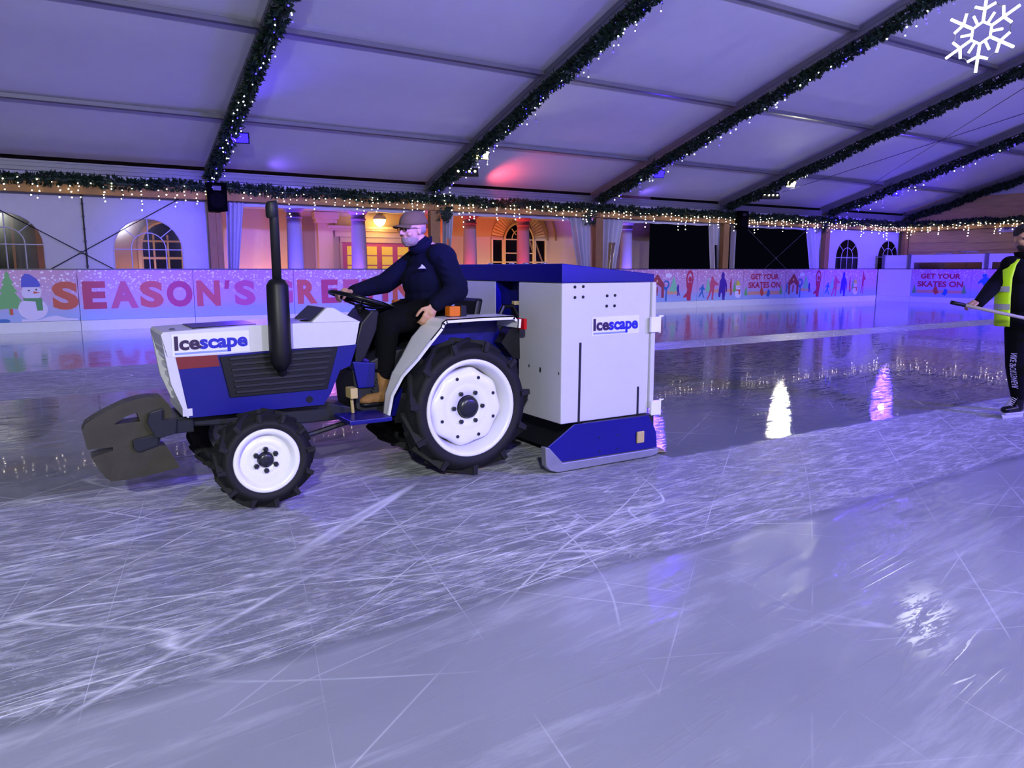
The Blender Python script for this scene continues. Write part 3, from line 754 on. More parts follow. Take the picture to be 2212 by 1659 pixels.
# arched sash window with side lights and scalloped arch
wx0, wx1 = bx(1088), bx(1150); wc = (wx0+wx1)/2; sx0, sx1 = bx(1061), bx(1176)
zsp = onY(1080, 517, YH).z; ztop = onY(1118, 482, YH).z; zfan = onY(1118, 468, YH).z
m = MB()
rO, rI = (sx1-sx0)/2, (wx1-wx0)/2+.06
n = 26
for k in range(n):
    a0, a1 = PI*k/n, PI*(k+1)/n-.03
    sc = 0.9
    A = [(wc+math.cos(a)*r, zsp+math.sin(a)*r*sc) for (a, r) in ((a0, rI), (a0, rO), (a1, rO), (a1, rI))]
    m.plateY(A, YH-.05, YH)
m.build('fan_arch', 'frame_cream', bld)
m = MB(); fr = .05
pts = arch_pts(wc, wx1-wx0, .9, zsp+(wx1-wx0)/2*.95)
m.tube([(p[0], YH-.09, p[1]) for p in pts], .045, 6)
for x in (wc, ): m.box((x-.025, YH-.1, .9), (x+.025, YH-.06, zsp))
for z in (zsp, 1.72, 2.1): m.box((sx0 if z == zsp else wx0, YH-.1, z-.025), (sx1 if z == zsp else wx1, YH-.06, z+.025))
ip = arch_pts(wc, (wx1-wx0)*.5, zsp, zsp+(wx1-wx0)*.27); m.tube([(p[0], YH-.09, p[1]) for p in ip], .025, 6)
for sg in (-1, 1): m.tube([(wc+sg*.16, YH-.09, zsp+.2), (wc+sg*.38, YH-.09, zsp+.45)], .02, 5)
for x in (sx0, wx0-.09, wx0, wx1, wx1+.09, sx1): m.box((x-.035, YH-.1, .9), (x+.035, YH-.05, zsp))
for z in (1.72,): m.box((sx0, YH-.1, z-.025), (wx0-.09, YH-.06, z+.025)); m.box((wx1+.09, YH-.1, z-.025), (sx1, YH-.06, z+.025))
wn = m.build('arched_window', 'frame_cream', bld)
m = MB(); v = [m.bm.verts.new((p[0], YH-.045, p[1])) for p in pts]; m.face(v); m.box((sx0, YH-.05, .9), (wx0-.09, YH-.02, zsp)); m.box((wx1+.09, YH-.05, .9), (sx1, YH-.02, zsp)); m.build('dark_pane', 'pane_dark', wn)
m = MB()  # ribs of the arch moulding
for rr_ in (rO+.18, rO+.62):
    p = [(wc+math.cos(a)*rr_, YH-.03, zsp+math.sin(a)*rr_*.95) for a in [PI*.5*k/12 for k in range(13)]]+[(wc+rr_, YH-.03, 0)]
    m.tube(p, .05, 6)
m.build('arch_moulding', 'stone_dark', bld)
# second big window, seen through the clear tent window
wx0, wx1 = bx(300), bx(420); wc = (wx0+wx1)/2; zs2 = 2.35
m = MB(); pts = arch_pts(wc, wx1-wx0, .9, zs2+(wx1-wx0)/2*.8)
m.tube([(p[0], YH-.09, p[1]) for p in pts], .09, 6)
for k in range(1, 4): x = wx0+(wx1-wx0)*k/4; m.box((x-.03, YH-.1, .9), (x+.03, YH-.06, zs2+.2))
m.box((wx0, YH-.12, 1.75), (wx1, YH-.06, 1.83)); m.box((wx0, YH-.12, zs2-.04), (wx1, YH-.06, zs2+.02)); wn = m.build('arched_window', 'frame_cream', bld)
m = MB(); m.face([m.bm.verts.new((p[0], YH-.045, p[1])) for p in pts]); m.build('dark_pane', 'pane_dark', wn)
m = MB(); m.box((bx(40), YH-.04, 0), (bx(72), YH, 3.4)); m.build('recess_panel', 'stone_dark', bld)
m = MB(); m.box((bx(-60), YH-.05, 0.6), (bx(25), YH-.02, 3.0)); m.build('dark_pane', 'pane_dark', bld)
# wall lamp
lc = onY(820, 474, YH-.5)
lr = root('globe_lamp', (lc.x, lc.y, lc.z), 'glowing round lamp hanging over the building door', 'lamp')
m = MB(); m.lathe((lc.x, lc.y, lc.z), (0, 0, 1), [(0, -.26), (.1, -.24), (.18, -.17), (.225, -.06), (.23, 0), (0, 0)], 24); m.build('glass_bowl', 'lamp_glow', lr, smooth=True)
m = MB(); m.lathe((lc.x, lc.y, lc.z), (0, 0, 1), [(.24, 0), (.25, .03), (.2, .12), (.1, .2), (0, .22)], 24); m.tube([(lc.x, lc.y, lc.z+.2), (lc.x, lc.y, 3.52)], .015, 6); m.build('lamp_cap', 'stone_column', lr, smooth=True)

# ------------------------------------------------------------------ garlands
def leaf(m, p, d, up, l, w):
    d = d.normalized(); s = d.cross(up)
    if s.length < 1e-3: s = d.orthogonal()
    s.normalize()
    a = m.bm.verts.new(p); b = m.bm.verts.new(p+d*l*.45+s*w*.5+up*w*.15); c = m.bm.verts.new(p+d*l); e = m.bm.verts.new(p+d*l*.45-s*w*.5+up*w*.15)
    m.face([a, b, c, e], random.choice((0, 0, 1)))
def garland_mesh(path, rad, dens, lsz=0.11):
    m = MB(); path = [Vector(p) for p in path]
    for a, b in zip(path, path[1:]):
        Lg = (b-a).length; t = (b-a).normalized(); u = t.orthogonal().normalized(); w = t.cross(u)
        for k in range(int(Lg*dens)):
            f = random.random(); ang = random.random()*2*PI; rr = rad*(0.25+0.6*math.sqrt(random.random()))*(0.8+0.45*math.sin((f*Lg+a.x+a.y)*2.3)**2)
            o = (u*math.cos(ang)+w*math.sin(ang))
            p = a.lerp(b, f)+o*rr*.8
            d = (o*1.0+t*random.uniform(-.9, .9)+Vector((random.uniform(-.4, .4), random.uniform(-.4, .4), random.uniform(-.3, .5))))
            leaf(m, p, d, Vector((random.uniform(-1, 1), random.uniform(-1, 1), random.uniform(-1, 1))).normalized(), lsz*random.uniform(.7, 1.3), lsz*.55)
    m.tube(path, rad*.42, 6)
    return m
# along the beams, one per bay
xa, xb = RX[1], RX[2]
random.seed(5)
gm = garland_mesh([(xa+(xb-xa)*k/12, YW-.48, 3.52+.025*math.sin(k*1.3)) for k in range(13)], .12, 300, .12)
g0 = gm.build('leafy_garland', ['leaf', 'leaf_dark'], recalc=False)
GL = 'leafy garlands on the beams'
glab = ['over the closed bay with large arched windows', 'over the exhaust pipe bay', 'over the bay behind driver and hopper', 'over the first dark bay', 'over the dark bay with crossed cables', 'over the small arched windows']
tag(g0, 'dark green leaf garland on the beam '+glab[0], 'garland', GL)
for i in range(1, 6):
    c = g0.copy(); COL.objects.link(c); c.location.x += 6.4*i; c['label'] = 'dark green leaf garland on the beam '+glab[i]
for j in range(3):
    c = g0.copy(); COL.objects.link(c); c.rotation_euler = (0, 0, PI/2); c.location = (XE-.48, 20.9-3.2-6.4*j, g0.location.z)
    c['label'] = 'dark green leaf garland on the plank wall beam, '+['starting in the corner', 'above the skater', 'far beyond the skater'][j]
# under the rafters: swagged down a little from the frame
def raf(y): return roofz(y)-0.17
random.seed(6)
ys_ = [21.0-(21.0-6.0)*k/40 for k in range(41)]
gm = garland_mesh([(RX[2]+.02, y, raf(y)+.03*math.sin(k*.9)) for k, y in enumerate(ys_)], .135, 330, .13)
g1 = gm.build('leafy_garland', ['leaf', 'leaf_dark'], recalc=False)
rl = ['climbing the rafter above the near loudspeaker', 'climbing the rafter with the warm flood light above the driver', 'climbing the rafter above the hopper', 'climbing the unlit rafter above the far loudspeaker', 'climbing the rafter full of blue lights near the end', 'along the last rafter against the gable']
tag(g1, 'thick dark green garland '+rl[0], 'garland', 'garlands under the rafters')
for i in range(1, 6):
    c = g1.copy(); COL.objects.link(c); c.location.x += 6.4*i-(0.25 if i == 5 else 0); c['label'] = 'thick dark green garland '+rl[i]
# leafy tufts drooping at post tops
random.seed(9)
for (px, py, w) in ((965, 462, 'beside the post behind the driver'), (1275, 470, 'beside the post behind the hopper'), (1782, 492, 'at the post by the small arched windows')):
    c = onY(px, py, YW-.5); m = MB()
    for k in range(90):
        leaf(m, c+Vector((random.gauss(0, .1), random.gauss(0, .04), random.uniform(-.2, .25))), Vector((random.uniform(-1, 1), random.uniform(-.6, .3), random.uniform(-1, .5))), Vector((0, -1, 0)), .14, .06)
    m.tube([(c.x, c.y, c.z-.12), (c.x, c.y, 3.5)], .015, 5)
    tag(m.build('leafy_sprig', ['leaf', 'leaf_dark'], recalc=False), 'drooping green leafy sprig '+w, 'sprig', 'drooping sprigs')

# ------------------------------------------------------------------ fairy lights
bm_ = bmesh.new(); bmesh.ops.create_icosphere(bm_, subdivisions=1, radius=0.021); BULB = {}
for k in ('bulb_white', 'bulb_cool', 'bulb_blue'):
    me = bpy.data.meshes.new(k); bm_.to_mesh(me); me.materials.append(MATS[k]); BULB[k] = me
bm_.free()
def light_string(pts_wire, drops, loc, label, group, sz=1.0):
    """drops: list of (top point, [(point, kind), ...])"""
    r = root('fairy_light_string', loc, label, 'string lights', group)
    m = MB(); m.tube(pts_wire, .005, 4)
    for top, bs in drops:
        if bs: m.tube([top]+[b[0] for b in bs], .0035, 3)
    m.build('wire', 'wire', r)
    for top, bs in drops:
        for (p, k) in bs:
            o = bpy.data.objects.new('bulb', BULB[k]); COL.objects.link(o); o.parent = r; o.location = Vector(p)-Vector(loc); s = sz*random.uniform(.75, 1.15); o.scale = (s, s, s)
    return r
random.seed(11)
def wall_drops(P, n, length):
    dr = []
    tot = 0
    for k in range(n):
        u = (k+random.uniform(.2, .8))/n*length; z = 3.5+random.uniform(-.06, .1); dep = random.uniform(0.02, .06)
        nb = random.choice((1, 2, 2, 3, 3, 4, 5)); zz = z; bs = []
        if tot+nb > 98: nb = max(0, 98-tot)
        for q in range(nb):
            zz -= random.uniform(.06, .16); bs.append((P(u+random.uniform(-.03, .03), zz, dep), 'bulb_white'))
        tot += nb; dr.append((P(u, z, dep), bs))
    return dr
wl = ['over the closed bay with large arched windows', 'over the bay with the blue column and door', 'over the bay of red columns behind the hopper', 'over the first dark open bay', 'over the dark bay with crossed cables', 'over the two small arched windows']
for i in range(6):
    xa = RX[i+1]
    Pf = lambda u, z, d, xa=xa: Vector((xa+u, YW-.52-d, z))
    light_string([Pf(6.4*k/16, 3.5+.03*math.sin(k*2), 0) for k in range(17)], wall_drops(Pf, 30 if i < 4 else 36, 6.3), (xa+3.2, YW-.5, 3.2), 'warm white icicle lights on the beam '+wl[i], 'icicle lights along the beams', .85 if i < 2 else 1.0)
for j in range(3):
    ya = 20.9-6.4*j
    Pf = lambda u, z, d, ya=ya: Vector((XE-.52-d, ya-u, z))
    light_string([Pf(6.4*k/16, 3.5+.03*math.sin(k*2), 0) for k in range(17)], wall_drops(Pf, 34, 6.3), (XE-.5, ya-3.2, 3.2), 'warm white icicle fairy lights on the plank wall beam '+['starting in the corner', 'above the skater', 'far beyond the skater'][j], 'icicle lights along the beams', 1.25)
for i in (2, 3, 4, 6):
    x = RX[i]; dr = []; tot = 0; n = 46 if i < 6 else 60
    for k in range(n):
        y = 20.9-(20.9-(10.5 if i < 4 else 7.5))*(k+random.random()*.7)/n; sx_ = random.uniform(-.12, .16)
        top = Vector((x+sx_, y, raf(y)-.05+random.uniform(-.12, .05))); nb = random.choice((1, 1, 1, 2, 2, 3)); p = top.copy(); bs = []
        if tot+nb > 98: nb = 0
        for q in range(nb):
            p = p+Vector((random.uniform(-.03, .03), random.uniform(-.03, .03), -random.uniform(.05, .17)))
            kind = 'bulb_blue' if random.random() < (.45 if i < 6 else .6) else 'bulb_cool'
            bs.append((p.copy(), kind))
        tot += nb; dr.append((top, bs))
    light_string([(x+.05*math.sin(k), y, raf(y)-.1) for k, y in enumerate(ys_)], dr, (x, 14, 5), 'blue and white fairy lights wound in the garland '+{2: 'above the near loudspeaker', 3: 'above the driver', 4: 'above the hopper', 6: 'near the plank end wall'}[i], 'fairy lights on the rafters', .8 if i < 4 else 1.0)

# ------------------------------------------------------------------ fixtures and lamps
def spot(name, loc, target, col, power, angle=120, size=.12, blend=.6):
    l = bpy.data.lights.new(name, 'SPOT'); l.color = col; l.energy = power; l.spot_size = R(angle); l.spot_blend = blend; l.shadow_soft_size = size
    o = bpy.data.objects.new(name, l); COL.objects.link(o); o.location = loc
    o.rotation_euler = (Vector(target)-Vector(loc)).to_track_quat('-Z', 'Y').to_euler(); return o
BLUE = (.09, .035, 1.0); WARM = (1.0, .96, .74); WHITE = (.88, .92, 1.0); VIO = (.58, .55, 1.0)
def flood(loc, tgt, lens, label, group='flood lamps on the rafters'):
    loc = Vector(loc); d = (Vector(tgt)-loc).normalized()
    q = d.to_track_quat('-Z', 'Y').to_matrix()
    r = root('flood_light', loc, label, 'flood light', group)
    m = MB(); b = .19
    m.hexa([loc+q@Vector(p) for p in ((-b, -b*.7, 0), (b, -b*.7, 0), (b, b*.7, 0), (-b, b*.7, 0), (-b*.7, -b*.5, .1), (b*.7, -b*.5, .1), (b*.7, b*.5, .1), (-b*.7, b*.5, .1))]); m.build('housing', 'fixture', r)
    m = MB(); m.hexa([loc+q@Vector(p) for p in ((-b*.85, -b*.55, -.012), (b*.85, -b*.55, -.012), (b*.85, b*.55, -.012), (-b*.85, b*.55, -.012), (-b*.85, -b*.55, -.002), (b*.85, -b*.55, -.002), (b*.85, b*.55, -.002), (-b*.85, b*.55, -.002))]); m.build('lens', lens, r)
    m = MB(); m.tube([loc+q@Vector((-b-.01, 0, .03)), Vector((loc.x-.12, loc.y, loc.z+.26)), Vector((loc.x+.12, loc.y, loc.z+.26)), loc+q@Vector((b+.01, 0, .03))], .01, 6); m.build('bracket', 'fixture', r)
    return r
def rp(px, py, X): 
    p = onX(px, py, X); return p
FL = [(520, 298, 3.8+.28, 'lens_blue', BLUE, 1.0, 'blue flood light hanging off the garland above the near loudspeaker'),
      (1042, 335, 10.2+.2, 'lens_warm', WARM, 1.0, 'dazzling warm flood light on the rafter above the driver'),
      (1424, 376, 16.6+.3, 'lens_blue', BLUE, .8, 'blue flood light on the rafter above the hopper'),
      (1709, 398, 23.0+.2, 'lens_warm', WARM, 1.0, 'warm flood light on the rafter above the far loudspeaker'),
      (1936, 417, 29.4+.3, 'lens_blue', BLUE, 1.0, 'small blue flood light on the rafter near the end')]
PW = 1.0
for (px, py, X, ln, col, k, lab) in FL:
    p = onX(px, py, X)
    aim = (X-2.2, p.y-8.0, 0)
    flood(p, aim, ln, lab)
    d = (Vector(aim)-p).normalized()
    spot('flood_lamp', p+d*.05, aim, col, (1200 if ln == 'lens_blue' else 700)*k*PW, 165, .13, .8)
# the same kind of floods on the camera side of the tent
for i, (X, col, ln, k) in enumerate([(-2.6, (.95, 1.0, .98), 'lens_warm', 1.7), (3.8, VIO, 'lens_warm', .8), (10.2, BLUE, 'lens_blue', 3.7), (16.6, VIO, 'lens_warm', .35), (23.0, WHITE, 'lens_warm', .4), (29.4, BLUE, 'lens_blue', 3.0)]):
    p = Vector((X, -5.2, roofz(-5.2)-.35)); aim = (X-.5 if i != 2 else 10.0, 4.5 if i != 2 else 1.5, 0)
    flood(p, aim, ln, 'flood light on the camera side rafter, %s' % ['over the closed end', 'opposite the near loudspeaker', 'opposite the driver post', 'opposite the hopper post', 'opposite the far loudspeaker', 'opposite the last post'][i], 'flood lamps on the camera side')
    d = (Vector(aim)-p).normalized()
    spot('flood_lamp', p+d*.05, aim, col, 2250*k*PW, 150, .15, .8)
for i, X in enumerate(RX[2:7]):  # added lamps out of view, put in to brighten the roof fabric
    p = Vector((X, -8.2, roofz(-8.2)-.2)); tg = (X, 4.0, 9.0)
    flood(p, tg, 'lens_bar', 'added upward fill lamp at the camera side eave, on the %s rafter' % ['first', 'second', 'third', 'fourth', 'fifth'][i], 'added roof fill lamps')
    spot('roof_fill', p+(Vector(tg)-p).normalized()*.05, tg, (.86, .86, 1.0), 1000 if i < 3 else 650, 140, .2, 1.0)
# narrow beams from the camera side onto the boards
for i, (X, tg, col, e, an, ln, lab) in enumerate([(1.5, (4.4, 20.1, .85), BLUE, 24000, 18, 'lens_blue', 'narrow blue beam lamp aimed at the SEASON lettering'), (21.6, (31.6, 19.4, .8), BLUE, 36000, 24, 'lens_blue', 'narrow blue beam lamp aimed at the far rink corner'),
        (21.0, (20.6, 20.1, .5), WARM, 2600, 20, 'lens_warm', 'narrow warm beam lamp aimed at the red dancer boards'), (-3.0, (-.6, 20.1, .3), WARM, 1100, 20, 'lens_warm', 'narrow warm beam lamp aimed at the snowman board'), (9.0, (9.2, 20.1, .6), (.9, .8, 1), 1600, 20, 'lens_warm', 'narrow white beam lamp aimed past the driver')]):
    p = Vector((X, -6.6, roofz(-6.6)-.2)); flood(p, tg, ln, lab, 'flood lamps on the camera side'); d = (Vector(tg)-p).normalized()
    spot('beam_lamp', p+d*.05, tg, col, e*2.2, an, .1, 1.0)
# four lamp bars
for (px, py, X, lab) in ((1008, 372, 10.3, 'black four lamp bar light just below the warm flood above the driver'), (1664, 423, 23.1, 'black four lamp bar light below the warm flood above the far loudspeaker')):
    p = onX(px, py, X+.1)
    r = root('bar_light', p, lab, 'stage light', 'four lamp bars')
    q = Euler((0, 0, R(-28))).to_matrix()
    def T_(a): return p+q@Vector(a)
    m = MB(); m.hexa([T_(a) for a in ((-.34, -.09, -.12), (.34, -.09, -.12), (.34, .1, -.12), (-.34, .1, -.12), (-.32, -.02, .12), (.32, -.02, .12), (.32, .08, .12), (-.32, .08, .12))]); m.build('housing', 'fixture', r)
    for k in range(4):
        m = MB(); m.ell(T_((-.24+.16*k, -.07, .02)), .034, nu=10, nv=6); m.build('lamp', 'lens_bar', r, smooth=True)
    m = MB(); m.tube([T_((-.2, .04, .1)), T_((-.2, .04, .45))], .012, 6); m.tube([T_((.2, .04, .1)), T_((.2, .04, .45))], .012, 6); m.build('bracket', 'fixture', r)
# loudspeakers
for (px, py, X, lab) in ((467, 426, 3.8, 'black loudspeaker hung high on the near timber post below the garland'), (1601, 476, 23.0, 'black loudspeaker on the far timber post between the dark openings')):
    c = onY(px, py, YW-.62); w, h = .25, .36
    r = root('loudspeaker', (c.x, c.y, c.z-h), lab, 'loudspeaker', 'loudspeakers on the posts')
    m = MB(); y0, y1 = c.y-.16, c.y+.16
    m.hexa([(c.x-w, y0, c.z-h), (c.x+w, y0, c.z-h), (c.x+w*.7, y1, c.z-h), (c.x-w*.7, y1, c.z-h), (c.x-w, y0, c.z+h), (c.x+w, y0, c.z+h), (c.x+w*.7, y1, c.z+h), (c.x-w*.7, y1, c.z+h)]); m.build('cabinet', 'speaker_black', r, bevel=.02)
    m = MB(); m.lathe((c.x, y0, c.z-.09), (0, -1, 0), [(.2, 0), (.2, .015), (.17, .02), (.1, .005), (.04, .0), (0, .015)], 28); m.build('woofer', 'black_cloth', r, smooth=True)
    m = MB(); m.box((c.x-.1, y0-.012, c.z+.16), (c.x+.1, y0, c.z+.27)); m.build('horn', 'hub_black', r)
    m = MB(); m.box((c.x-.05, y0-.006, c.z-.28), (c.x+.02, y0, c.z-.26)); m.build('badge', 'reflective_grey', r)
    m = MB(); m.box((c.x-.05, y1-.02, c.z-.1), (c.x+.05, YW-.43, c.z+.1)); m.build('wall_bracket', 'fixture', r)
# steel wires under the roof
for a, b, lab in (((1690, 415, 22.8), (2212, 245, 20.0), 'thin steel wire running under the roof, lower of the pair'), ((1880, 400, 28.0), (2212, 190, 17.0), 'thin steel wire running under the roof, upper of the pair')):
    p0 = onX(*a); p1 = onX(*b); m = MB(); m.tube([p0, p1+(p1-p0)*.3], .008, 5); tag(m.build('steel_wire', 'dark_metal'), lab, 'wire', 'wires under the roof')

# hanging snowflake light
sc_ = Vector((14.77, 7.64, 5.68)); RAD = .62
r = root('snowflake_light', sc_, 'bright white tubular snowflake decoration hanging under the roof', 'snowflake light')
fr = MB()
def sp(a, rr, off=0): return sc_+Vector((off, -math.sin(a)*rr, math.cos(a)*rr))
tubes = MB()
hexr = .2*RAD/.62
for k in range(6):
    a = k*PI/3+.06
    tubes.tube([sp(a, .19), sp(a, .68)], .026, 8)
    for s_ in (-1, 1):
        c = sp(a, .40); tubes.tube([c, sp(a+s_*.36, .5)], .024, 7)
    tubes.tube([sp(a, .19), sp(a+PI/3, .19)], .02, 7)
    tubes.tube([sp(a+PI/6, .18), sp(a+PI/6, .36)], .022, 7)
    fr.tube([sp(a+.36, .5, .01), sp(a+PI/6, .47, .01), sp(a+PI/3-.36, .5, .01)], .008, 5)
tubes.build('light_tube', 'tube_white', r); fr.tube([sp(0, .68), sc_+Vector((0, 0, roofz(sc_.y)-sc_.z+.1))], .004, 5)
fr.build('hanger_frame', 'cable', r)
pl_ = bpy.data.lights.new('snowflake_glow', 'POINT'); pl_.energy = 60; pl_.color = (.9, .92, 1); pl_.shadow_soft_size = .5
po = bpy.data.objects.new('snowflake_glow', pl_); COL.objects.link(po); po.location = sc_+Vector((-.1, 0, 0))

# coloured lamps of the portico
def point(name, loc, col, e, s=.15):
    l = bpy.data.lights.new(name, 'POINT'); l.color = col; l.energy = e; l.shadow_soft_size = s
    o = bpy.data.objects.new(name, l); COL.objects.link(o); o.location = loc; return o
def bp(px, y): return onY(px, 560, y).x
ORG = (1.0, .4, .16)
spot('uplight', (bp(590, 26.6), 26.4, .3), (bp(575, 27.5), 27.5, 2.0), ORG, 180, 150)
spot('uplight', (bp(1075, 26.6), 26.2, .3), (bp(1075, 27.5), 27.5, 2.2), (1, .5, .14), 156, 150)
spot('uplight', (bp(1200, 26.6), 26.2, .3), (bp(1200, 27.5), 27.5, 2.2), (1, .42, .2), 90, 150)
spot('uplight', (bp(300, 26.6), 26.2, .3), (bp(330, 27.5), 27.5, 2.2), (1, .5, .14), 156, 150)
spot('uplight', (bp(60, 26.6), 26.2, .3), (bp(60, 27.5), 27.5, 2.2), (1, .4, .1), 36, 150)
spot('column_light', (bp(640, 24), 24.1, .2), (bp(640, 25), 25.0, 2.6), (.12, .05, 1), 600, 90)
spot('column_light', (bp(752, 24), 24.2, .2), (bp(772, 25), 25.0, 2.6), (.2, .06, 1), 630, 80)
spot('column_light', (bp(800, 24), 24.6, .2), (bp(777, 25), 25.0, 2.8), (1, .12, .02), 315, 90)
spot('column_light', (bp(1015, 24), 24.1, .2), (bp(1015, 25), 25.0, 2.6), (1, .03, .03), 367, 90)
spot('column_light', (bp(1130, 24), 24.1, .2), (bp(1130, 25), 25.0, 2.6), (1, .03, .03), 367, 90)
spot('column_light', (bp(1375, 24), 24.2, .2), (bp(1355, 25), 25.0, 2.6), (.15, .06, 1), 945, 90)
spot('column_light', (bp(1335, 24.9), 25.2, .2), (bp(1352, 25), 25.0, 2.6), (1, .5, .2), 94, 90)
point('door_glow', (lc.x, lc.y-.25, lc.z-.4), (1, .55, .2), 35)
point('portico_violet', (bp(700, 26), 25.8, 2.6), (.75, .2, .8), 26)
point('portico_red', (bp(985, 26), 25.9, 2.4), (1, .2, .08), 25)
# red wash over the eave of the second bay
spot('red_wash', (12.0, 20.4, 3.7), (13.2, 20.3, 4.4), (1, .08, .1), 70, 150)
spot('blue_wash', (5.4, 20.9, 3.78), (6.0, 20.8, 4.3), (.2, .1, 1), 10, 150)
spot('blue_wash', (18.6, 20.9, 3.78), (19.4, 20.8, 4.3), (.2, .1, 1), 14, 150)

# ------------------------------------------------------------------ tractor
def T(px, py, Y): p = onY(px, py, Y); return (p.x, p.z)
def TP(lst, Y): return [T(a, b, Y) for a, b in lst]
YN, YF, YM = 4.74, 5.28, 5.01
rc = T(1018, 882, 4.47); fc = T(577, 1003, 4.47)
RR, FR = 0.487, 0.305
tr = root('compact_tractor', ((rc[0]+fc[0])/2, YM, 0), 'compact blue and white tractor on the ice with tall black exhaust', 'tractor')

def wheel(cX, Ri, yface, out, w, rr, hub, nl, parent, big):
    """out = -1: outer face looks at the camera side. Axis runs along out*Y."""
    yin = yface-out*w; c = (cX, yin, Ri); d = Ri-rr
    lug = .034 if big else .024; Rt = Ri-lug
    m = MB()
    prof = [(rr-.01, .14*w), (rr+.02, .06*w), (rr+.3*d, 0), (rr+.62*d, .02*w), (Rt-.03, .07*w), (Rt-.005, .16*w), (Rt, .5*w), (Rt-.005, .84*w), (Rt-.03, .93*w), (rr+.62*d, .98*w), (rr+.3*d, w), (rr+.02, .94*w), (rr-.01, .86*w)]
    m.lathe(c, (0, out, 0), prof, 64)
    for s_ in (0, 1):
        for k in range(nl):
            a0 = 2*PI*(k+.5*s_)/nl
            def pt(a, r, h): return Vector((cX+math.cos(a)*r, yin+out*h, Ri+math.sin(a)*r))
            h0, h1 = (.5*w, 1.0*w) if s_ else (.5*w, 0.0)
            da = .42 if big else .36
            wd = .075 if big else .085
            m.hexa([pt(a0, Rt-.01, h0), pt(a0+wd*1.3, Rt-.01, h0), pt(a0+da+wd*1.6, Rt-.04, h1), pt(a0+da, Rt-.04, h1),
                    pt(a0+.01, Ri, h0), pt(a0+wd, Ri, h0), pt(a0+da+wd, Ri-.012, h1), pt(a0+da+.01, Ri-.012, h1)])
            # lug runs down the shoulder
            h2 = h1+(.0 if s_ else .0)
            m.hexa([pt(a0+da, Rt-.3*d, h1), pt(a0+da+wd, Rt-.3*d, h1), pt(a0+da+wd, Ri-.012, h1), pt(a0+da, Ri-.012, h1),
                    pt(a0+da, Rt-.3*d, h1+(.012 if s_ else -.012)), pt(a0+da+wd, Rt-.3*d, h1+(.012 if s_ else -.012)), pt(a0+da+wd, Ri-.012, h1+(.012 if s_ else -.012)), pt(a0+da, Ri-.012, h1+(.012 if s_ else -.012))])
    ty = m.build('wheel', 'rubber', parent)
    for p in ty.data.polygons: p.use_smooth = len(p.vertices) == 4 and p.index < 64*12
    m = MB()
    m.lathe(c, (0, out, 0), [(rr-.012, .1*w), (rr-.012, .87*w), (rr+.016, .90*w), (rr+.02, .94*w), (rr+.014, .97*w), (rr-.006, .95*w), (rr-.016, .90*w), (rr-.026, .72*w), (rr-.045, .5*w), (rr-.045, .2*w)], 64)
    m.build('rim', 'white_gloss', ty, smooth=True)
    # wheel disc
    m = MB(); n = 64; rings = []
    rd = rr-.05 if big else rr-.03; e_ = .012 if big else .022
    for (r, h, md) in [(rd+e_, .42, 1), (rd+e_, .56, 1), (rd+e_-.012, .68, 1), (rd-.03, .73, .5), (rd*.70, .76, 0), (rd*.62, .72, 0), (rd*.58, .73, 0), (hub*1.1, .74, 0), (hub*1.05, .70, 0)]:
        ring = []
        for k in range(n):
            a = 2*PI*k/n; q = r*(1-.07*md*(math.cos(8*a) if False else abs(math.sin(4*a+.6))**1.5)) if big else r
            ring.append(m.bm.verts.new((cX+math.cos(a)*q, yin+out*h*w, Ri+math.sin(a)*q)))
        rings.append(ring)
    for a_, b_ in zip(rings, rings[1:]):
        for k in range(n): m.face([a_[k], a_[(k+1) % n], b_[(k+1) % n], b_[k]])
    m.build('wheel_disc', 'white_gloss', ty, smooth=True)
    m = MB(); m.lathe(c, (0, out, 0), [(hub, .55*w), (hub, .78*w), (hub*.93, .83*w), (hub*.6, .86*w), (0, .87*w)], 32); m.build('hub_cap', 'hub_black', ty, smooth=True)
    nb = 6
    for k in range(nb):
        a = 2*PI*k/nb+(.0 if big else .52); r = hub*1.45
        m = MB(); m.lathe((cX+math.cos(a)*r, yin+out*.73*w, Ri+math.sin(a)*r), (0, out, 0), [(.016, 0), (.016, .02), (.008, .026), (0, .026)], 6); m.build('wheel_nut', 'hub_black', ty)
    if big:
        for k in range(8):
            a = 2*PI*k/8+.39; r = rd*.80
            m = MB(); m.lathe((cX+math.cos(a)*r, yin+out*.745*w, Ri+math.sin(a)*r), (0, out, 0), [(.0, 0), (.012, .0), (.012, .006), (0, .006)], 10); m.build('wheel_bolt', 'hub_black', ty)
    return ty
wheel(rc[0], RR, 4.45, -1, .27, .325, .078, 11, tr, True)
wheel(rc[0], RR, 5.60, 1, .27, .325, .078, 11, tr, True)
wheel(fc[0], FR, 4.45, -1, .19, .178, .046, 12, tr, False)
wheel(fc[0], FR, 5.58, 1, .19, .178, .046, 12, tr, False)

# hood: white upper band
band = TP([(347, 724), (352, 718), (437, 711), (548, 703), (656, 698), (777, 694), (768, 744), (730, 748), (627, 754), (470, 767), (379, 773), (362, 771)], YN)
m = MB(); m.plateY(band, YN, YF); m.build('hood', 'white_paint', tr, bevel=.012)
nose = TP([(347, 726), (361, 771), (379.5, 772), (410, 903), (404, 903), (393, 881), (369, 830)], YN)
for (ya, yb) in ((YN-.002, YN+.05), (YF-.05, YF)):
    m = MB(); m.plateY(nose, ya, yb); m.build('nose_frame', 'white_paint', tr, bevel=.006)
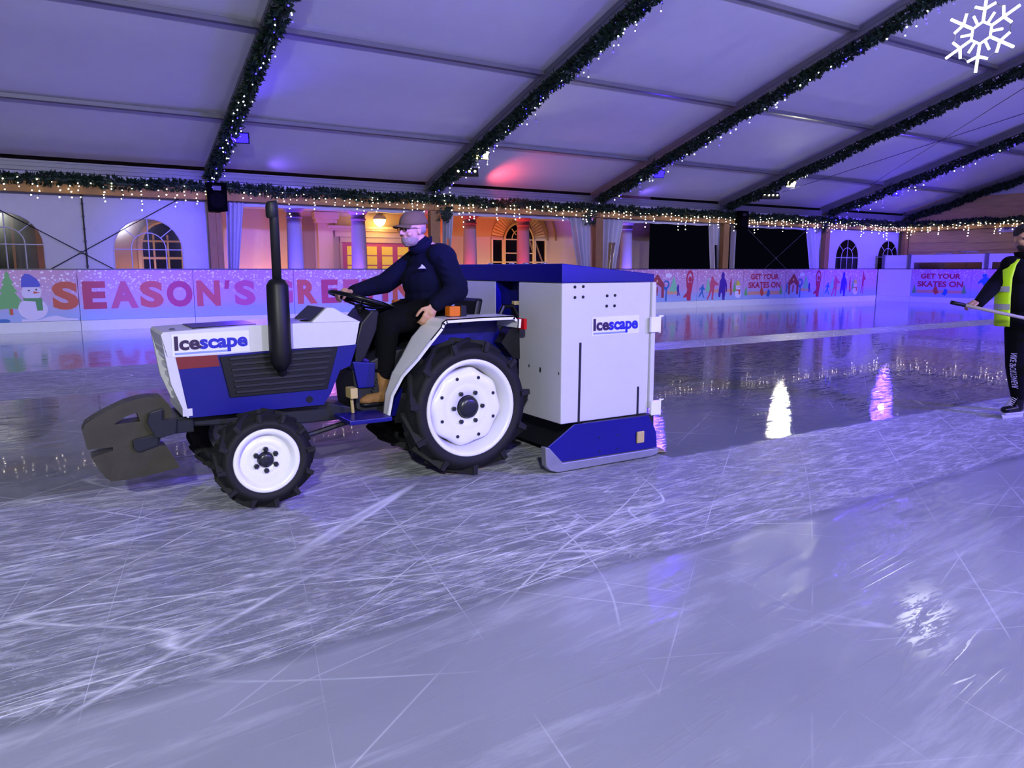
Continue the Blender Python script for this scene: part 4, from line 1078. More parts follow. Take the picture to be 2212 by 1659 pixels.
# front grille with slanting slats
top = T(350, 740, YN); bot = T(396, 884, YN)
m = MB(); m.hexa([(bot[0]+.03, YN+.04, bot[1]), (bot[0]+.06, YN+.04, bot[1]), (bot[0]+.06, YF-.04, bot[1]), (bot[0]+.03, YF-.04, bot[1]), (top[0]+.03, YN+.04, top[1]), (top[0]+.06, YN+.04, top[1]), (top[0]+.06, YF-.04, top[1]), (top[0]+.03, YF-.04, top[1])])
gr = m.build('front_grille', 'black_plastic', tr)
for k in range(6):
    f = (k+.5)/6; x = bot[0]+(top[0]-bot[0])*f+.005; z = bot[1]+(top[1]-bot[1])*f
    m = MB(); m.box((x-.0, YN+.05, z-.012), (x+.025, YF-.05, z+.012)); m.build('slat', 'board_plastic', gr)
m = MB(); m.box((bot[0]-.004, YN+.0, bot[1]-.045), (bot[0]+.05, YF, bot[1])); m.build('nose_sill', 'white_paint', tr)
# side panels
side = TP([(379, 772), (730, 749), (771, 744), (757, 790), (735, 800), (715, 850), (700, 874), (412, 903)], YN)
red = TP([(379, 772), (469, 766.5), (475.5, 791), (386, 798)], YN)
vent = TP([(474, 771), (730, 749), (707, 840), (497, 859)], YN)
for (o_, y0, y1) in ((-1, YN+.004, YN+.02), (1, YF-.02, YF-.004)):
    m = MB(); m.plateY(side, y0, y1); sd = m.build('side_panel', 'blue_paint', tr)
    yo = y0 if o_ < 0 else y1
    m = MB(); m.plateY(red, yo+o_*.004, yo); m.build('red_stripe', 'red_paint', sd)
    m = MB(); m.plateY(vent, yo+o_*.012, yo); vt = m.build('side_vent', 'black_plastic', sd, bevel=.004)
    vl, vr = vent[0], vent[1]; bl_, br_ = vent[3], vent[2]
    for k in range(7):
        f0 = (k+.25)/7.4; f1 = f0+.055
        def lp(a, b, f): return (a[0]+(b[0]-a[0])*f, a[1]+(b[1]-a[1])*f)
        A, B, C_, D_ = lp(lp(vl, bl_, f0), lp(vr, br_, f0), .07), lp(lp(vl, bl_, f0), lp(vr, br_, f0), .94), lp(lp(vl, bl_, f1), lp(vr, br_, f1), .94), lp(lp(vl, bl_, f1), lp(vr, br_, f1), .07)
        m.bm if False else None
        mm = MB(); mm.plateY([A, B, C_, D_], yo+o_*.026, yo+o_*.012) ; mm.build('louvre', 'dark_metal', sd)
c = T(669, 863, YN); m = MB(); m.lathe((c[0], YN+.004, c[1]), (0, -1, 0), [(0, 0), (.022, 0), (.022, .004), (0, .004)], 20); m.build('plug_hole', 'black_plastic', tr)
# hood top: dark vent panel, cap, latch
a = T(420, 712, YN); b = T(560, 703, YN)
m = MB(); m.hexa([(a[0], YN+.08, a[1]-.01), (b[0], YN+.08, b[1]-.01), (b[0], YF-.08, b[1]-.01), (a[0], YF-.08, a[1]-.01), (a[0], YN+.08, a[1]+.006), (b[0], YN+.08, b[1]+.006), (b[0], YF-.08, b[1]+.006), (a[0], YF-.08, a[1]+.006)]); m.build('hood_vent', 'black_gloss', tr)
c = T(372, 716, YN+.12); m = MB(); m.lathe((c[0], YN+.12, c[1]-.01), (0, 0, 1), [(.02, 0), (.02, .02), (.012, .03), (0, .03)], 14); m.build('hood_latch', 'chrome', tr)
c = T(662, 694, YN+.18); m = MB(); m.lathe((c[0], YN+.18, c[1]-.015), (0, 0, 1), [(.045, 0), (.045, .02), (.03, .03), (0, .03)], 20); m.build('filler_cap', 'black_gloss', tr, smooth=True)
# dash hump
hump = TP([(670, 700), (707, 664), (722, 665), (748, 680), (779, 695), (777, 700)], YN+.05)
m = MB(); m.plateY(hump, YN+.05, YF-.05); m.build('dash_hood', 'white_paint', tr, bevel=.012)
g1_, g2_ = T(675, 694, YN+.05), T(705, 665, YN+.05)
m = MB(); m.hexa([(g1_[0]-.006, YN+.09, g1_[1]), (g1_[0]+.006, YN+.09, g1_[1]), (g1_[0]+.006, YF-.09, g1_[1]), (g1_[0]-.006, YF-.09, g1_[1]), (g2_[0]-.006, YN+.09, g2_[1]), (g2_[0]+.006, YN+.09, g2_[1]), (g2_[0]+.006, YF-.09, g2_[1]), (g2_[0]-.006, YF-.09, g2_[1])]); m.build('dash_window', 'black_gloss', tr)
m = MB(); m.plateY(TP([(776, 697), (800, 668), (815, 672), (810, 712), (786, 770), (764, 800), (762, 748)], YN+.12), YN+.08, YF-.08); m.build('dash_column', 'black_plastic', tr, bevel=.01)
m = MB(); m.plateY(TP([(760, 781), (809, 783), (806, 836), (772, 838)], YN+.06), YN+.04, YF-.04); m.build('gearbox_cover', 'blue_paint', tr, bevel=.006)
m = MB(); m.plateY(TP([(806, 735), (818, 738), (817, 780), (804, 782)], 5.15), 5.1, 5.2); m.build('fuse_box', 'sticker_white', tr, bevel=.005)
# exhaust
ex = T(603, 700, 4.66); zb_ = T(607, 800, 4.66)[1]; zs_ = T(600, 606, 4.66)[1]; ztp = T(592, 438, 4.66)[1]
m = MB(); m.lathe((ex[0], 4.66, zb_), (0, 0, 1), [(0, 0), (.03, .0), (.062, .05), (.068, .12), (.066, zs_-zb_-.03), (.05, zs_-zb_), (.03, zs_-zb_+.012), (0, zs_-zb_+.012)], 24)
mf = m.build('exhaust_muffler', 'black_plastic', tr, smooth=True)
m = MB(); m.tube([(ex[0], 4.66, zs_), (ex[0], 4.66, ztp-.06), (ex[0]-.003, 4.66, ztp-.02), (ex[0]-.008, 4.66, ztp+.01)], [.028, .028, .03, .03], 14); m.lathe((ex[0]-.012, 4.66, ztp-.09), (0, 0, 1), [(.03, 0), (.036, .01), (.036, .07), (.03, .09)], 16); m.build('exhaust_pipe', 'dark_metal', mf, smooth=True)
m = MB(); m.tube([(ex[0], 4.66, zb_+.04), (ex[0]+.02, 4.72, zb_-.02), (ex[0]+.05, 4.8, zb_-.02)], .03, 10); m.build('exhaust_elbow', 'dark_metal', mf)
# chassis, axles, transmission
m = MB(); m.plateY(TP([(383, 900), (700, 868), (765, 880), (832, 893), (834, 908), (755, 904), (660, 915), (500, 918), (383, 922)], YM-.15), YM-.15, YM+.15); m.build('chassis', 'dark_metal', tr, bevel=.01)
m = MB(); m.plateY(TP([(400, 770), (740, 752), (700, 880), (420, 900)], YN+.03), YN+.05, YF-.05); m.build('engine', 'black_plastic', tr)
m = MB(); m.plateY(TP([(760, 800), (840, 760), (1090, 700), (1105, 800), (1060, 905), (840, 905), (770, 885)], YM-.2), YM-.2, YM+.2); m.build('transmission', 'dark_metal', tr, bevel=.015)
m = MB(); m.box((fc[0]-.045, 4.62, FR-.02), (fc[0]+.045, 5.42, FR+.09)); m.tube([(fc[0], 4.55, FR), (fc[0], 5.48, FR)], .04, 12); m.tube([(fc[0]+.09, 4.64, FR+.02), (fc[0]+.09, 5.4, FR+.02)], .015, 8); m.build('front_axle', 'dark_metal', tr, bevel=.006)
m = MB(); m.tube([(rc[0], 4.58, RR), (rc[0], 5.46, RR)], .07, 16); m.build('rear_axle', 'dark_metal', tr)
m = MB(); m.tube([(fc[0]+.06, 4.66, FR+.05), (fc[0]+.35, 4.7, FR+.08), (fc[0]+.75, 4.72, FR+.16)], .018, 8); m.build('steering_link', 'dark_metal', tr)
z_, = [T(790, 898, 4.62)[1]]
xa_, xb_2 = T(742, 898, 4.62)[0], T(833, 898, 4.62)[0]
for (y0, y1) in ((4.50, YM-.2), (YM+.2, 5.5)):
    m = MB(); m.box((xa_, y0, z_-.03), (xb_2, y1, z_)); m.build('footplate', 'blue_paint', tr, bevel=.006)
m = MB(); c = T(757, 846, 4.72); m.box((c[0]-.02, 4.66, c[1]-.04), (c[0]+.03, 4.76, c[1]+.03)); m.tube([(c[0], 4.71, c[1]), (c[0]+.02, 4.74, c[1]-.15)], .012, 8); m.build('pedal', 'amber_reflector', tr, bevel=.004)
# fenders
outer = [(1118, 708), (1119.5, 689), (1112.6, 682), (1040, 685), (964, 690), (938, 694), (924, 702.6), (896, 727.6), (868.6, 766), (846, 805), (831, 850), (826, 904)]
inner = [(1112, 708), (1112.6, 693), (1050, 696), (990, 699), (981, 696), (957, 703), (921, 739), (880, 772), (857, 811), (841, 850), (836, 877), (832, 904)]
YO = 4.44
o2 = [T(a_, b_, (YO, YO, YO, YO, YO, YO+.12, YN-.1, YN-.05, YN, YN, YN, YN)[k_]) for k_, (a_, b_) in enumerate(outer)]
tp_ = [0, 0, 0, 0, 0, 0, 0, .0, .06, .14, .2, .235]
for nm in (-1, 1):
    def yy_(d): return YM+nm*(YM-YO-d)      # distance d in from the outer edge
    yi = YM+nm*(YM-YN)
    m = MB()
    for k in range(len(o2)-1):
        a, b_ = o2[k], o2[k+1]; ya, yb = yy_(tp_[k]), yy_(tp_[k+1]); s_ = .008
        dx, dz = b_[0]-a[0], b_[1]-a[1]; l_ = math.hypot(dx, dz); nx, nz = dz/l_, -dx/l_
        if k > 2 and nx < 0: nx, nz = -nx, -nz
        if k <= 2 and nz > 0: nx, nz = -nx, -nz
        m.hexa([(a[0], ya, a[1]), (b_[0], yb, b_[1]), (b_[0], yi, b_[1]), (a[0], yi, a[1]), (a[0]+nx*s_, ya, a[1]+nz*s_), (b_[0]+nx*s_, yb, b_[1]+nz*s_), (b_[0]+nx*s_, yi, b_[1]+nz*s_), (a[0]+nx*s_, yi, a[1]+nz*s_)])
        w2 = .026
        m.hexa([(a[0], ya, a[1]), (b_[0], yb, b_[1]), (b_[0]+nx*w2, yb, b_[1]+nz*w2), (a[0]+nx*w2, ya, a[1]+nz*w2), (a[0], ya-nm*.008, a[1]), (b_[0], yb-nm*.008, b_[1]), (b_[0]+nx*w2, yb-nm*.008, b_[1]+nz*w2), (a[0]+nx*w2, ya-nm*.008, a[1]+nz*w2)])
    fd = m.build('fender', 'white_gloss', tr)
    pl2 = o2+TP([(832, 900), (874, 894), (905, 830), (960, 790), (1060, 790), (1118, 800)], YN)
    m = MB(); m.plateY(pl2, yi, yi+nm*.012); m.build('fender_inner_plate', 'blue_paint', fd)
# seat
c = T(955, 690, YM)
m = MB(); m.box((c[0]-.16, YM-.2, c[1]-.02), (c[0]+.2, YM+.2, c[1]+.05)); m.build('seat', 'black_plastic', tr, bevel=.03)
p = T(1003, 680, YM); q_ = T(1012, 652, YM)
m = MB(); m.hexa([(p[0]-.03, YM-.19, p[1]-.02), (p[0]+.03, YM-.19, p[1]-.02), (p[0]+.03, YM+.19, p[1]-.02), (p[0]-.03, YM+.19, p[1]-.02), (q_[0]-.02, YM-.17, q_[1]+.03), (q_[0]+.04, YM-.17, q_[1]+.03), (q_[0]+.04, YM+.17, q_[1]+.03), (q_[0]-.02, YM+.17, q_[1]+.03)]); m.build('seat_back', 'black_plastic', tr, bevel=.02)
for (px, py, Y, w_) in ((980, 672, 4.62, .05), (860, 657, 5.42, .04)):
    c = T(px, py, Y); m = MB(); m.box((c[0]-w_, Y-.04, c[1]-.035), (c[0]+w_*.7, Y+.04, c[1]+.035)); il = m.build('indicator_lamp', 'orange_lens', tr, bevel=.008)
    m = MB(); m.box((c[0]+w_*.7, Y-.045, c[1]-.045), (c[0]+w_*1.6, Y+.045, c[1]+.04)); m.tube([(c[0]+w_, Y, c[1]), (c[0]+w_, Y, c[1]-.1)], .012, 6); m.build('lamp_bracket', 'black_plastic', il, bevel=.006)
c = T(1121, 696, 4.6); m = MB(); m.box((c[0]-.005, 4.52, c[1]-.05), (c[0]+.02, 4.64, c[1]+.03)); m.build('tail_lamp', 'red_lens', tr, bevel=.005)
m = MB(); c = T(1100, 662, 4.78); m.tube([(c[0]-.08, 4.8, c[1]-.08), (c[0]-.04, 4.8, c[1]+.0), (c[0]+.04, 4.8, c[1]+.0), (c[0]+.08, 4.8, c[1]-.08)], .02, 8); m.build('grab_handle', 'black_gloss', tr)
m = MB(); m.plateY(TP([(1098, 710), (1119, 706), (1120, 775), (1105, 772), (1080, 740)], 4.62), 4.6, 4.7); m.build('rear_bracket', 'black_plastic', tr)
# steering wheel
A_ = Vector((T(716, 630, YM)[0], YM, T(716, 630, YM)[1])); B_ = Vector((T(843, 666, YM)[0], YM, T(843, 666, YM)[1]))
sc0 = (A_+B_)/2; sr = (B_-A_).length/2; sxv = (B_-A_).normalized(); syv = Vector((0, 1, 0)); snv = sxv.cross(syv).normalized()
if snv.z < 0: snv = -snv
m = MB(); m.tube([sc0+(sxv*math.cos(t*PI/18)+syv*math.sin(t*PI/18))*sr for t in range(37)], .016, 10, cap=False)
sw = m.build('steering_wheel', 'black_gloss', tr, smooth=True)
m = MB()
for t in (0.2, 2.3, 4.4): m.tube([sc0-snv*.045, sc0+(sxv*math.cos(t)+syv*math.sin(t))*sr*.5-snv*.03, sc0+(sxv*math.cos(t)+syv*math.sin(t))*sr], .009, 8)
m.lathe(sc0-snv*.07, snv, [(0, 0), (.035, 0), (.04, .03), (.03, .04), (0, .04)], 18); m.build('spokes', 'black_gloss', sw)
cb = T(790, 706, YM); m = MB(); m.tube([sc0-snv*.06, Vector((cb[0], YM, cb[1]))], [.022, .035], 12); m.build('steering_column', 'black_plastic', tr, smooth=True)
# lettering on the hood
def decal(Yp, px0, py0, px1, py1, cap_px, parent):
    """ICESCAPE mark on the plane Yp from baseline start to baseline end"""
    a, b = T(px0, py0, Yp), T(px1, py1, Yp); t0 = T(px0, py0-cap_px, Yp)
    hgt = t0[1]-a[1]; wd = b[0]-a[0]; rise = (b[1]-a[1])/wd
    def sh(u, v, d): return (a[0]+u, Yp-d, a[1]+v+u*rise)
    m = MB(); v = [m.bm.verts.new(sh(u, w_, .002)) for (u, w_) in ((-.012, -hgt*.36), (wd+.012, -hgt*.36), (wd+.012, hgt*1.14), (-.012, hgt*1.14))]; m.face(v); m.build('sticker', 'sticker_white', parent, recalc=False)
    m = MB(); add_text(m, 'Icescape', lambda u, v: sh(u, v, .005), .04, wd, hgt*1.26, 0, -hgt*.26)
    # darker first syllable
    for f in m.bm.faces:
        f.material_index = 1 if (f.calc_center_median().x-a[0]) < wd*.36 else 0
    v = [m.bm.verts.new(sh(u, w_, .0045)) for (u, w_) in ((0, -hgt*.26), (wd*.74, -hgt*.26), (wd*.74, -hgt*.12), (0, -hgt*.12))]; m.face(v, 2)
    m.build('lettering', ['logo_blue', 'logo_dark', 'logo_faint'], parent, recalc=False)
decal(YN-.002, 377, 759, 535, 748, 32, tr)
# front weight: stacked iron slabs with a wedge window and a slot
Yw = 4.84
wl_ = TP([(177, 931), (184, 917), (204, 903), (227.5, 890), (271, 869), (271, 900.5), (246, 917), (271, 914), (271, 1037), (241, 1040), (227.5, 1032), (212, 1012), (197, 989), (244, 973), (244, 966), (189, 972)], Yw)
wr_ = TP([(271, 869), (300, 861), (322, 857), (349, 857), (367.6, 877), (372, 893), (350, 930), (344, 962), (359, 963), (389, 1009), (350, 1020), (312, 1029), (271, 1037), (271, 914), (303, 910), (296, 891), (271, 900.5)], Yw)
wt = None
for k in range(4):
    s2 = 1.0 if k % 2 == 0 else .99; ax_ = sum(q_[0] for q_ in wl_+wr_)/33; az_ = sum(q_[1] for q_ in wl_+wr_)/33
    sl = MB()
    for pg in (wl_, wr_): sl.plateY([((q_[0]-ax_)*s2+ax_, (q_[1]-az_)*s2+az_) for q_ in pg], Yw+.042*k, Yw+.042*k+.036)
    o = sl.build('front_weight' if wt is None else 'weight_slab', 'iron', tr if wt is None else wt)
    wt = wt or o
m = MB(); m.plateY(TP([(322, 892), (352, 882), (350, 906), (383, 905), (381, 935), (349, 946), (335, 944), (318, 915)], Yw-.05), Yw-.06, Yw+.0); m.box((T(340, 930, Yw)[0], Yw-.02, T(340, 940, Yw)[1]), (T(400, 930, Yw)[0]+.05, 5.2, T(340, 905, Yw)[1])); m.build('weight_bracket', 'hub_black', tr, bevel=.006)
m = MB(); m.plateY(TP([(286, 950), (345, 936), (344, 962), (300, 978), (288, 970)], Yw-.02), Yw-.03, Yw); m.build('latch_plate', 'hub_black', tr, bevel=.01)
# hitch arms
a, b = T(1090, 880, 4.75), T(1200, 925, 4.6)
for y in (4.78, 5.24):
    m = MB(); m.tube([(rc[0]+.25, y, .42), (T(1230, 930, 4.5)[0]+.05, y-.02, .33)], .025, 8); m.build('hitch_arm', 'dark_metal', tr)
m = MB(); m.tube([(rc[0]+.2, YM, .75), (3.1, YM, .8)], .025, 8); m.build('top_link', 'dark_metal', tr)

# ------------------------------------------------------------------ ice machine behind the tractor
YA, YZ = 4.24, 5.80
HX0 = T(1213, 760, YA)[0]; HX1 = T(1402, 760, YA)[0]
zt0 = T(1213, 612, YA)[1]; zbt = T(1213, 917, YA)[1]; zl0 = T(1213, 569, YA)[1]; zl1 = T(1411, 592, YA)[1]
ym1 = onX(1120, 700, HX0).y; ym2 = onX(1071, 640, HX0).y
im = root('ice_resurfacer', ((HX0+HX1)/2, 5.0, 0), 'tall white and blue box ice machine mounted behind the tractor', 'ice machine')
m = MB(); m.box((HX0, YA, zbt), (HX1, ym1, zt0)); m.build('side_tank', 'white_paint', im, bevel=.008)
m = MB(); m.box((HX0, ym2, zbt), (HX1, YZ, zt0)); m.build('side_tank', 'white_paint', im, bevel=.008)
m = MB(); m.box((HX0+.13, ym1, zbt), (HX1-.01, ym2, zt0+.01)); m.build('snow_tank', 'blue_paint', im)
m = MB(); m.box((HX0+.001, ym2-.004, zbt+.03), (HX0+.13, ym2, zt0)); m.build('recess_plate', 'blue_paint', im)
m = MB(); m.hexa([(HX0-.004, YA-.004, zt0+.003), (HX1+.03, YA-.004, zt0+.003), (HX1+.03, YZ+.004, zt0+.003), (HX0-.004, YZ+.004, zt0+.003), (HX0-.004, YA-.004, zl0), (HX1+.03, YA-.004, zl1), (HX1+.03, YZ+.004, zl1), (HX0-.004, YZ+.004, zl0)]); m.build('lid', 'blue_paint', im, bevel=.006)
for px in (1060, 1105, 1135, 1175):
    c = onX(px, 567, HX0+.03); m = MB(); m.ell((HX0+.03, c.y, zl0), (.02, .03, .01), nu=10, nv=6); m.build('lid_bolt', 'chrome', im, smooth=True)
for (px, py) in ((1241.5, 620), (1259.5, 619), (1241.5, 642.5), (1259, 641.5), (1311, 639), (1328, 638), (1310, 661), (1327, 660.5)):
    c = T(px, py, YA); m = MB(); m.lathe((c[0], YA, c[1]), (0, -1, 0), [(.011, 0), (.011, .007), (.006, .012), (0, .012)], 8); m.build('bolt', 'dark_metal', im)
for (a, b) in (((1253.5, 740), (1249.5, 914)), ((1378, 835), (1376.5, 895))):
    p, q = T(*a, YA), T(*b, YA); m = MB(); m.plateY([(p[0]-.009, p[1]), (p[0]+.009, p[1]), (q[0]+.009, q[1]), (q[0]-.009, q[1])], YA-.004, YA); m.build('adjuster_slot', 'hub_black', im)
for (px, py, r_) in ((1167, 799, .012), (1143, 790, .007), (1207, 807, .006)):
    c = onX(px, py, HX0); m = MB(); m.ell((HX0-.001, c.y, c.z), (.003, r_, r_*1.8), nu=8, nv=6); m.build('rust_spot', 'dark_metal', im)
c = onX(1117, 653, HX0); m = MB(); m.box((HX0-.03, c.y-.005, c.z-.02), (HX0+.02, c.y+.03, c.z+.01)); m.build('catch', 'amber_reflector', im, bevel=.003)
# rear door edge with hinge plates
ft, fb = T(1408, 607, YA), T(1408, 895, YA)
m = MB(); m.box((HX1+.002, YA-.02, zbt+.04), (HX1+.04, YA+.03, zt0)); m.box((HX1+.04, YA+.005, zbt+.04), (HX1+.065, YZ, zt0-.02)); dr = m.build('rear_door', 'white_paint', im, bevel=.006)
for (y0, y1) in ((684, 716), (865, 893)):
    a, b = T(1399, y0, YA), T(1419, y1, YA); m = MB(); m.box((a[0], YA-.045, b[1]), (b[0], YA-.02, a[1])); m.tube([(b[0], YA-.03, b[1]-.01), (b[0], YA-.03, a[1]+.01)], .009, 8); m.tube([(b[0], YA-.035, a[1]-.0), (b[0]+.03, YA-.035, a[1]+.004)], .007, 6); m.build('hinge', 'white_gloss', dr, bevel=.004)
decal(YA-.001, 1281, 716, 1377, 710, 27, im)
# conditioner sledge
YS = 4.20
m = MB(); m.plateY(TP([(1237.7, 917), (1399, 897), (1415.5, 932), (1417, 965), (1210.6, 997), (1182, 965)], YS), YS-.012, YS); sk = m.build('side_skirt', 'blue_paint', im, bevel=.004)
m = MB(); m.plateY(TP([(1173, 965), (1182, 966), (1211, 998), (1417, 966), (1417, 976), (1400, 984), (1200, 1019), (1184, 1015), (1175, 1006)], YS), YS-.03, YS+.03); m.build('runner', 'steel_skirt', im, bevel=.006)
m = MB(); z0_ = .02
x0_, x1_ = T(1200, 990, YS)[0], T(1412, 960, YS)[0]
m.box((x0_+.26, YS+.0, .06), (x1_-.01, YZ, zbt-.005)); m.build('conditioner_body', 'dark_metal', im)
m = MB(); m.plateY([(x0_, .012), (x1_, .012), (x1_, .06), (x0_+.02, .06)], YZ-.03, YZ+.03); m.build('runner', 'steel_skirt', im)
c = T(1383, 944, YS-.02); m = MB(); m.box((c[0]-.035, YS-.03, c[1]-.045), (c[0]+.035, YS-.012, c[1]+.045)); m.build('side_reflector', 'amber_reflector', im, bevel=.006)
for (px, py) in ((1295, 945), (1334, 940), (1334, 969), (1295, 975)):
    c = T(px, py, YS-.012); m = MB(); m.lathe((c[0], YS-.012, c[1]), (0, -1, 0), [(.007, 0), (.007, .004), (0, .005)], 8); m.build('bolt', 'hub_black', im)
# towel dragging behind
m = MB(); nu, nv = 14, 30; g = []
xs0 = x1_-.02
for j in range(nv+1):
    y = YS+.03+(YZ-YS-.1)*j/nv; row = []
    for a in range(nu+1):
        u = a/nu; ln = .2+.03*math.sin(j*.8)
        row.append(m.bm.verts.new((xs0+u*ln, y+.01*math.sin(a), max(.004, .085*(1-u)**2.2+.006*math.sin(j*1.3+a*.7)+.008))))
    g.append(row)
for j in range(nv):
    for a in range(nu): m.face([g[j][a], g[j][a+1], g[j+1][a+1], g[j+1][a]])
o = m.build('drag_cloth', 'cloth_tan', im, smooth=True, recalc=False); so = o.modifiers.new('s', 'SOLIDIFY'); so.thickness = .006

# ------------------------------------------------------------------ people
def finger(m, base, dirs, lens, r0, r1):
    p = Vector(base); pts = [(p.copy(), r0)]
    for k, (d, l) in enumerate(zip(dirs, lens)):
        p = p+Vector(d).normalized()*l; pts.append((p.copy(), r0+(r1-r0)*(k+1)/len(lens)))
    m.chain(pts)
def hand(m, wrist, fwd, nrm, side, curl, size=1.0, thumb=1, spread=.16):
    """palm along fwd, back of the hand looks along nrm, side = towards the thumb"""
    fwd, nrm = Vector(fwd).normalized(), Vector(nrm).normalized(); side = Vector(side).normalized(); w = Vector(wrist)
    for k in range(4):
        s_ = (1.5-k)*.019*size
        m.cap(w+side*s_*.6, w+fwd*.082*size+side*s_, .015*size, .0135*size)
    m.ell(w+fwd*.045*size, .03*size)
    for k, L_ in enumerate((.072, .08, .074, .058)):
        s_ = (1.5-k)*.019*size; b = w+fwd*.085*size+side*s_
        dd = []; a = 0
        for j in range(3):
            a += curl*(.8, 1.0, .8)[j]; dd.append(fwd*math.cos(a)-nrm*math.sin(a)+side*spread*(1.5-k)*.25)
        finger(m, b, dd, [L_*size*f for f in (.46, .32, .26)], .0105*size, .0075*size)
    b = w+side*.028*size+fwd*.022*size
    finger(m, b, [side*.8+fwd*.55-nrm*.25, fwd*.9+side*.25-nrm*.5*curl, fwd-nrm*curl], [.04*size, .032*size, .026*size], .013*size, .009*size)
def head(m, c, f, up, s=1.0, beard=False):
    """head looking along f"""
    f = Vector(f).normalized(); up = Vector(up); l = up.cross(f).normalized(); up = f.cross(l).normalized()
    q = Matrix((f, l, up)).transposed()
    def P_(a, b, d): return Vector(c)+(f*a+l*b+up*d)*s
    m.ell(P_(-.012, 0, .028), (.098*s, .077*s, .092*s), q, 24, 16)
    m.ell(P_(.018, 0, -.03), (.072*s, .062*s, .085*s), q, 20, 14)
    m.ell(P_(.045, 0, -.085), (.036*s, .036*s, .028*s), q)          # chin
    for b in (-1, 1):
        m.ell(P_(-.005, .074*b, -.012), (.018*s, .009*s, .032*s), q)   # ears
        m.ell(P_(.06, .042*b, -.032), (.024*s, .022*s, .02*s), q)      # cheeks
        m.cap(P_(.083, .014*b, .022), P_(.070, .052*b, .02), .009*s)    # brow
        m.ell(P_(.076, .031*b, .0), (.011*s, .013*s, .009*s), q)       # eyeball bulge
        m.ell(P_(.092, .011*b, -.03), (.010*s, .008*s, .007*s), q)     # nostrils
    m.cap(P_(.086, 0, .012), P_(.108, 0, -.024), .008*s, .0115*s)      # nose
    m.cap(P_(.084, -.02, -.056), P_(.084, .02, -.056), .007*s); m.cap(P_(.082, -.017, -.068), P_(.082, .017, -.068), .0075*s)  # lips
    return P_, q

# ---- driver
def D(px, py, Y): return onY(px, py, Y)
YD = 5.0
dv = root('person', (D(925, 670, YD).x, YD, D(925, 690, YD).z), 'person in brown cap and navy jacket driving the tractor', 'person')
hc = D(891, 495, YD)
fdir = Vector((-1, -.22, -.10)).normalized()
m = MB(); P_, q = head(m, hc, fdir, (0, 0, 1), 1.0)
nk = D(922, 545, YD)
m.cap(P_(-.03, 0, -.06), nk, .056, .062)
hip = D(925, 662, YD); ch = D(928, 585, YD)
m.cap(nk, ch, .09, .14); m.cap(ch, hip, .14, .14)
sN, eN, wN = D(958, 556, 4.80), D(987, 627, 4.70), D(941, 657, 4.68)
sF, eF, wF = D(900, 560, 5.2), D(832, 612, 5.24), D(765, 630, 5.13)
for (s1_, e_, w_) in ((sN, eN, wN), (sF, eF, wF)): m.chain([(s1_, .06), (e_, .045), (w_, .03)]); m.cap(s1_, ch, .06, .1)
kN, aN = D(838, 698, 4.84), D(829, 812, 4.84); kF, aF = D(812, 695, 5.2), D(775, 800, 5.2)
for (k_, a_, y) in ((kN, aN, 4.88), (kF, aF, 5.14)):
    h_ = hip+Vector((0, y-YD, -.03)); m.chain([(h_, .09), (k_, .06), (a_, .045)])
# near hand resting, fingers hanging
hand(m, D(937, 661, 4.67), D(922, 690, 4.67)-D(937, 661, 4.67), (-.15, -1, .1), (-.8, 0, .3), .55, 1.08)
# far hand round the wheel rim
hand(m, D(757, 630, 5.12), Vector((-1, -.25, -.05)), (-.1, .0, 1), (0, -1, .05), .95, 1.05)
m.blob('body', 'skin', dv, .006, 2, .5)
def eyes(P_, q, par):
    for b in (-1, 1):
        e = MB(); e.ell(P_(.079, .031*b, .001), .0105, nu=14, nv=10); e.ell(P_(.0875, .031*b, .001), (.003, .005, .005), q, 10, 8); e.build('eye', 'print_black', par, smooth=True)
eyes(P_, q, dv)
m = MB(); m.ell(P_(.03, 0, -.075), (.066, .062, .048), q, 20, 14); m.ell(P_(.052, 0, -.096), (.036, .036, .028), q); m.ell(P_(.078, 0, -.048), (.012, .026, .008), q)
m.blob('beard', 'grey_beard', dv, .006, 2, .5)
m = MB(); m.ell(P_(-.034, 0, -.005), (.072, .077, .05), q, 18, 12); m.blob('hair', 'grey_beard', dv, .007, 2)
m = MB(); nseg = 28; rings = []   # cap crown
for j in range(9):
    t = j/8*PI/2; rr_ = math.cos(t)**.75; row = []
    for k in range(nseg):
        a = 2*PI*k/nseg; row.append(m.bm.verts.new(P_(-.014+math.cos(a)*.112*rr_, math.sin(a)*.088*rr_, .03+.098*math.sin(t)) if j < 8 else P_(-.014+math.cos(a)*.004, math.sin(a)*.004, .128)))
    rings.append(row)
for a_, b_ in zip(rings, rings[1:]):
    for k in range(nseg): m.face([a_[k], a_[(k+1) % nseg], b_[(k+1) % nseg], b_[k]])
m.face(rings[-1]); m.face([v for v in rings[0]][::-1])
hat = m.build('cap', 'olive_cap', dv, smooth=True)
m = MB(); g = []
for j in range(7):
    row = []
    for k in range(15):
        b = (k-7)/7; ex_ = math.sqrt(max(0, 1-b*b*.96)); a = .062+.0+(.155-.062)*j/6*ex_+.03*(1-abs(b))*0
        row.append(m.bm.verts.new(P_(a, b*.074, .038-.012*(j/6)-.018*b*b)))
    g.append(row)
for j in range(6):
    for k in range(14): m.face([g[j][k], g[j][k+1], g[j+1][k+1], g[j+1][k]])
pk = m.build('cap_peak', 'olive_cap', hat, smooth=True, recalc=False); so = pk.modifiers.new('s', 'SOLIDIFY'); so.thickness = .006
m = MB()
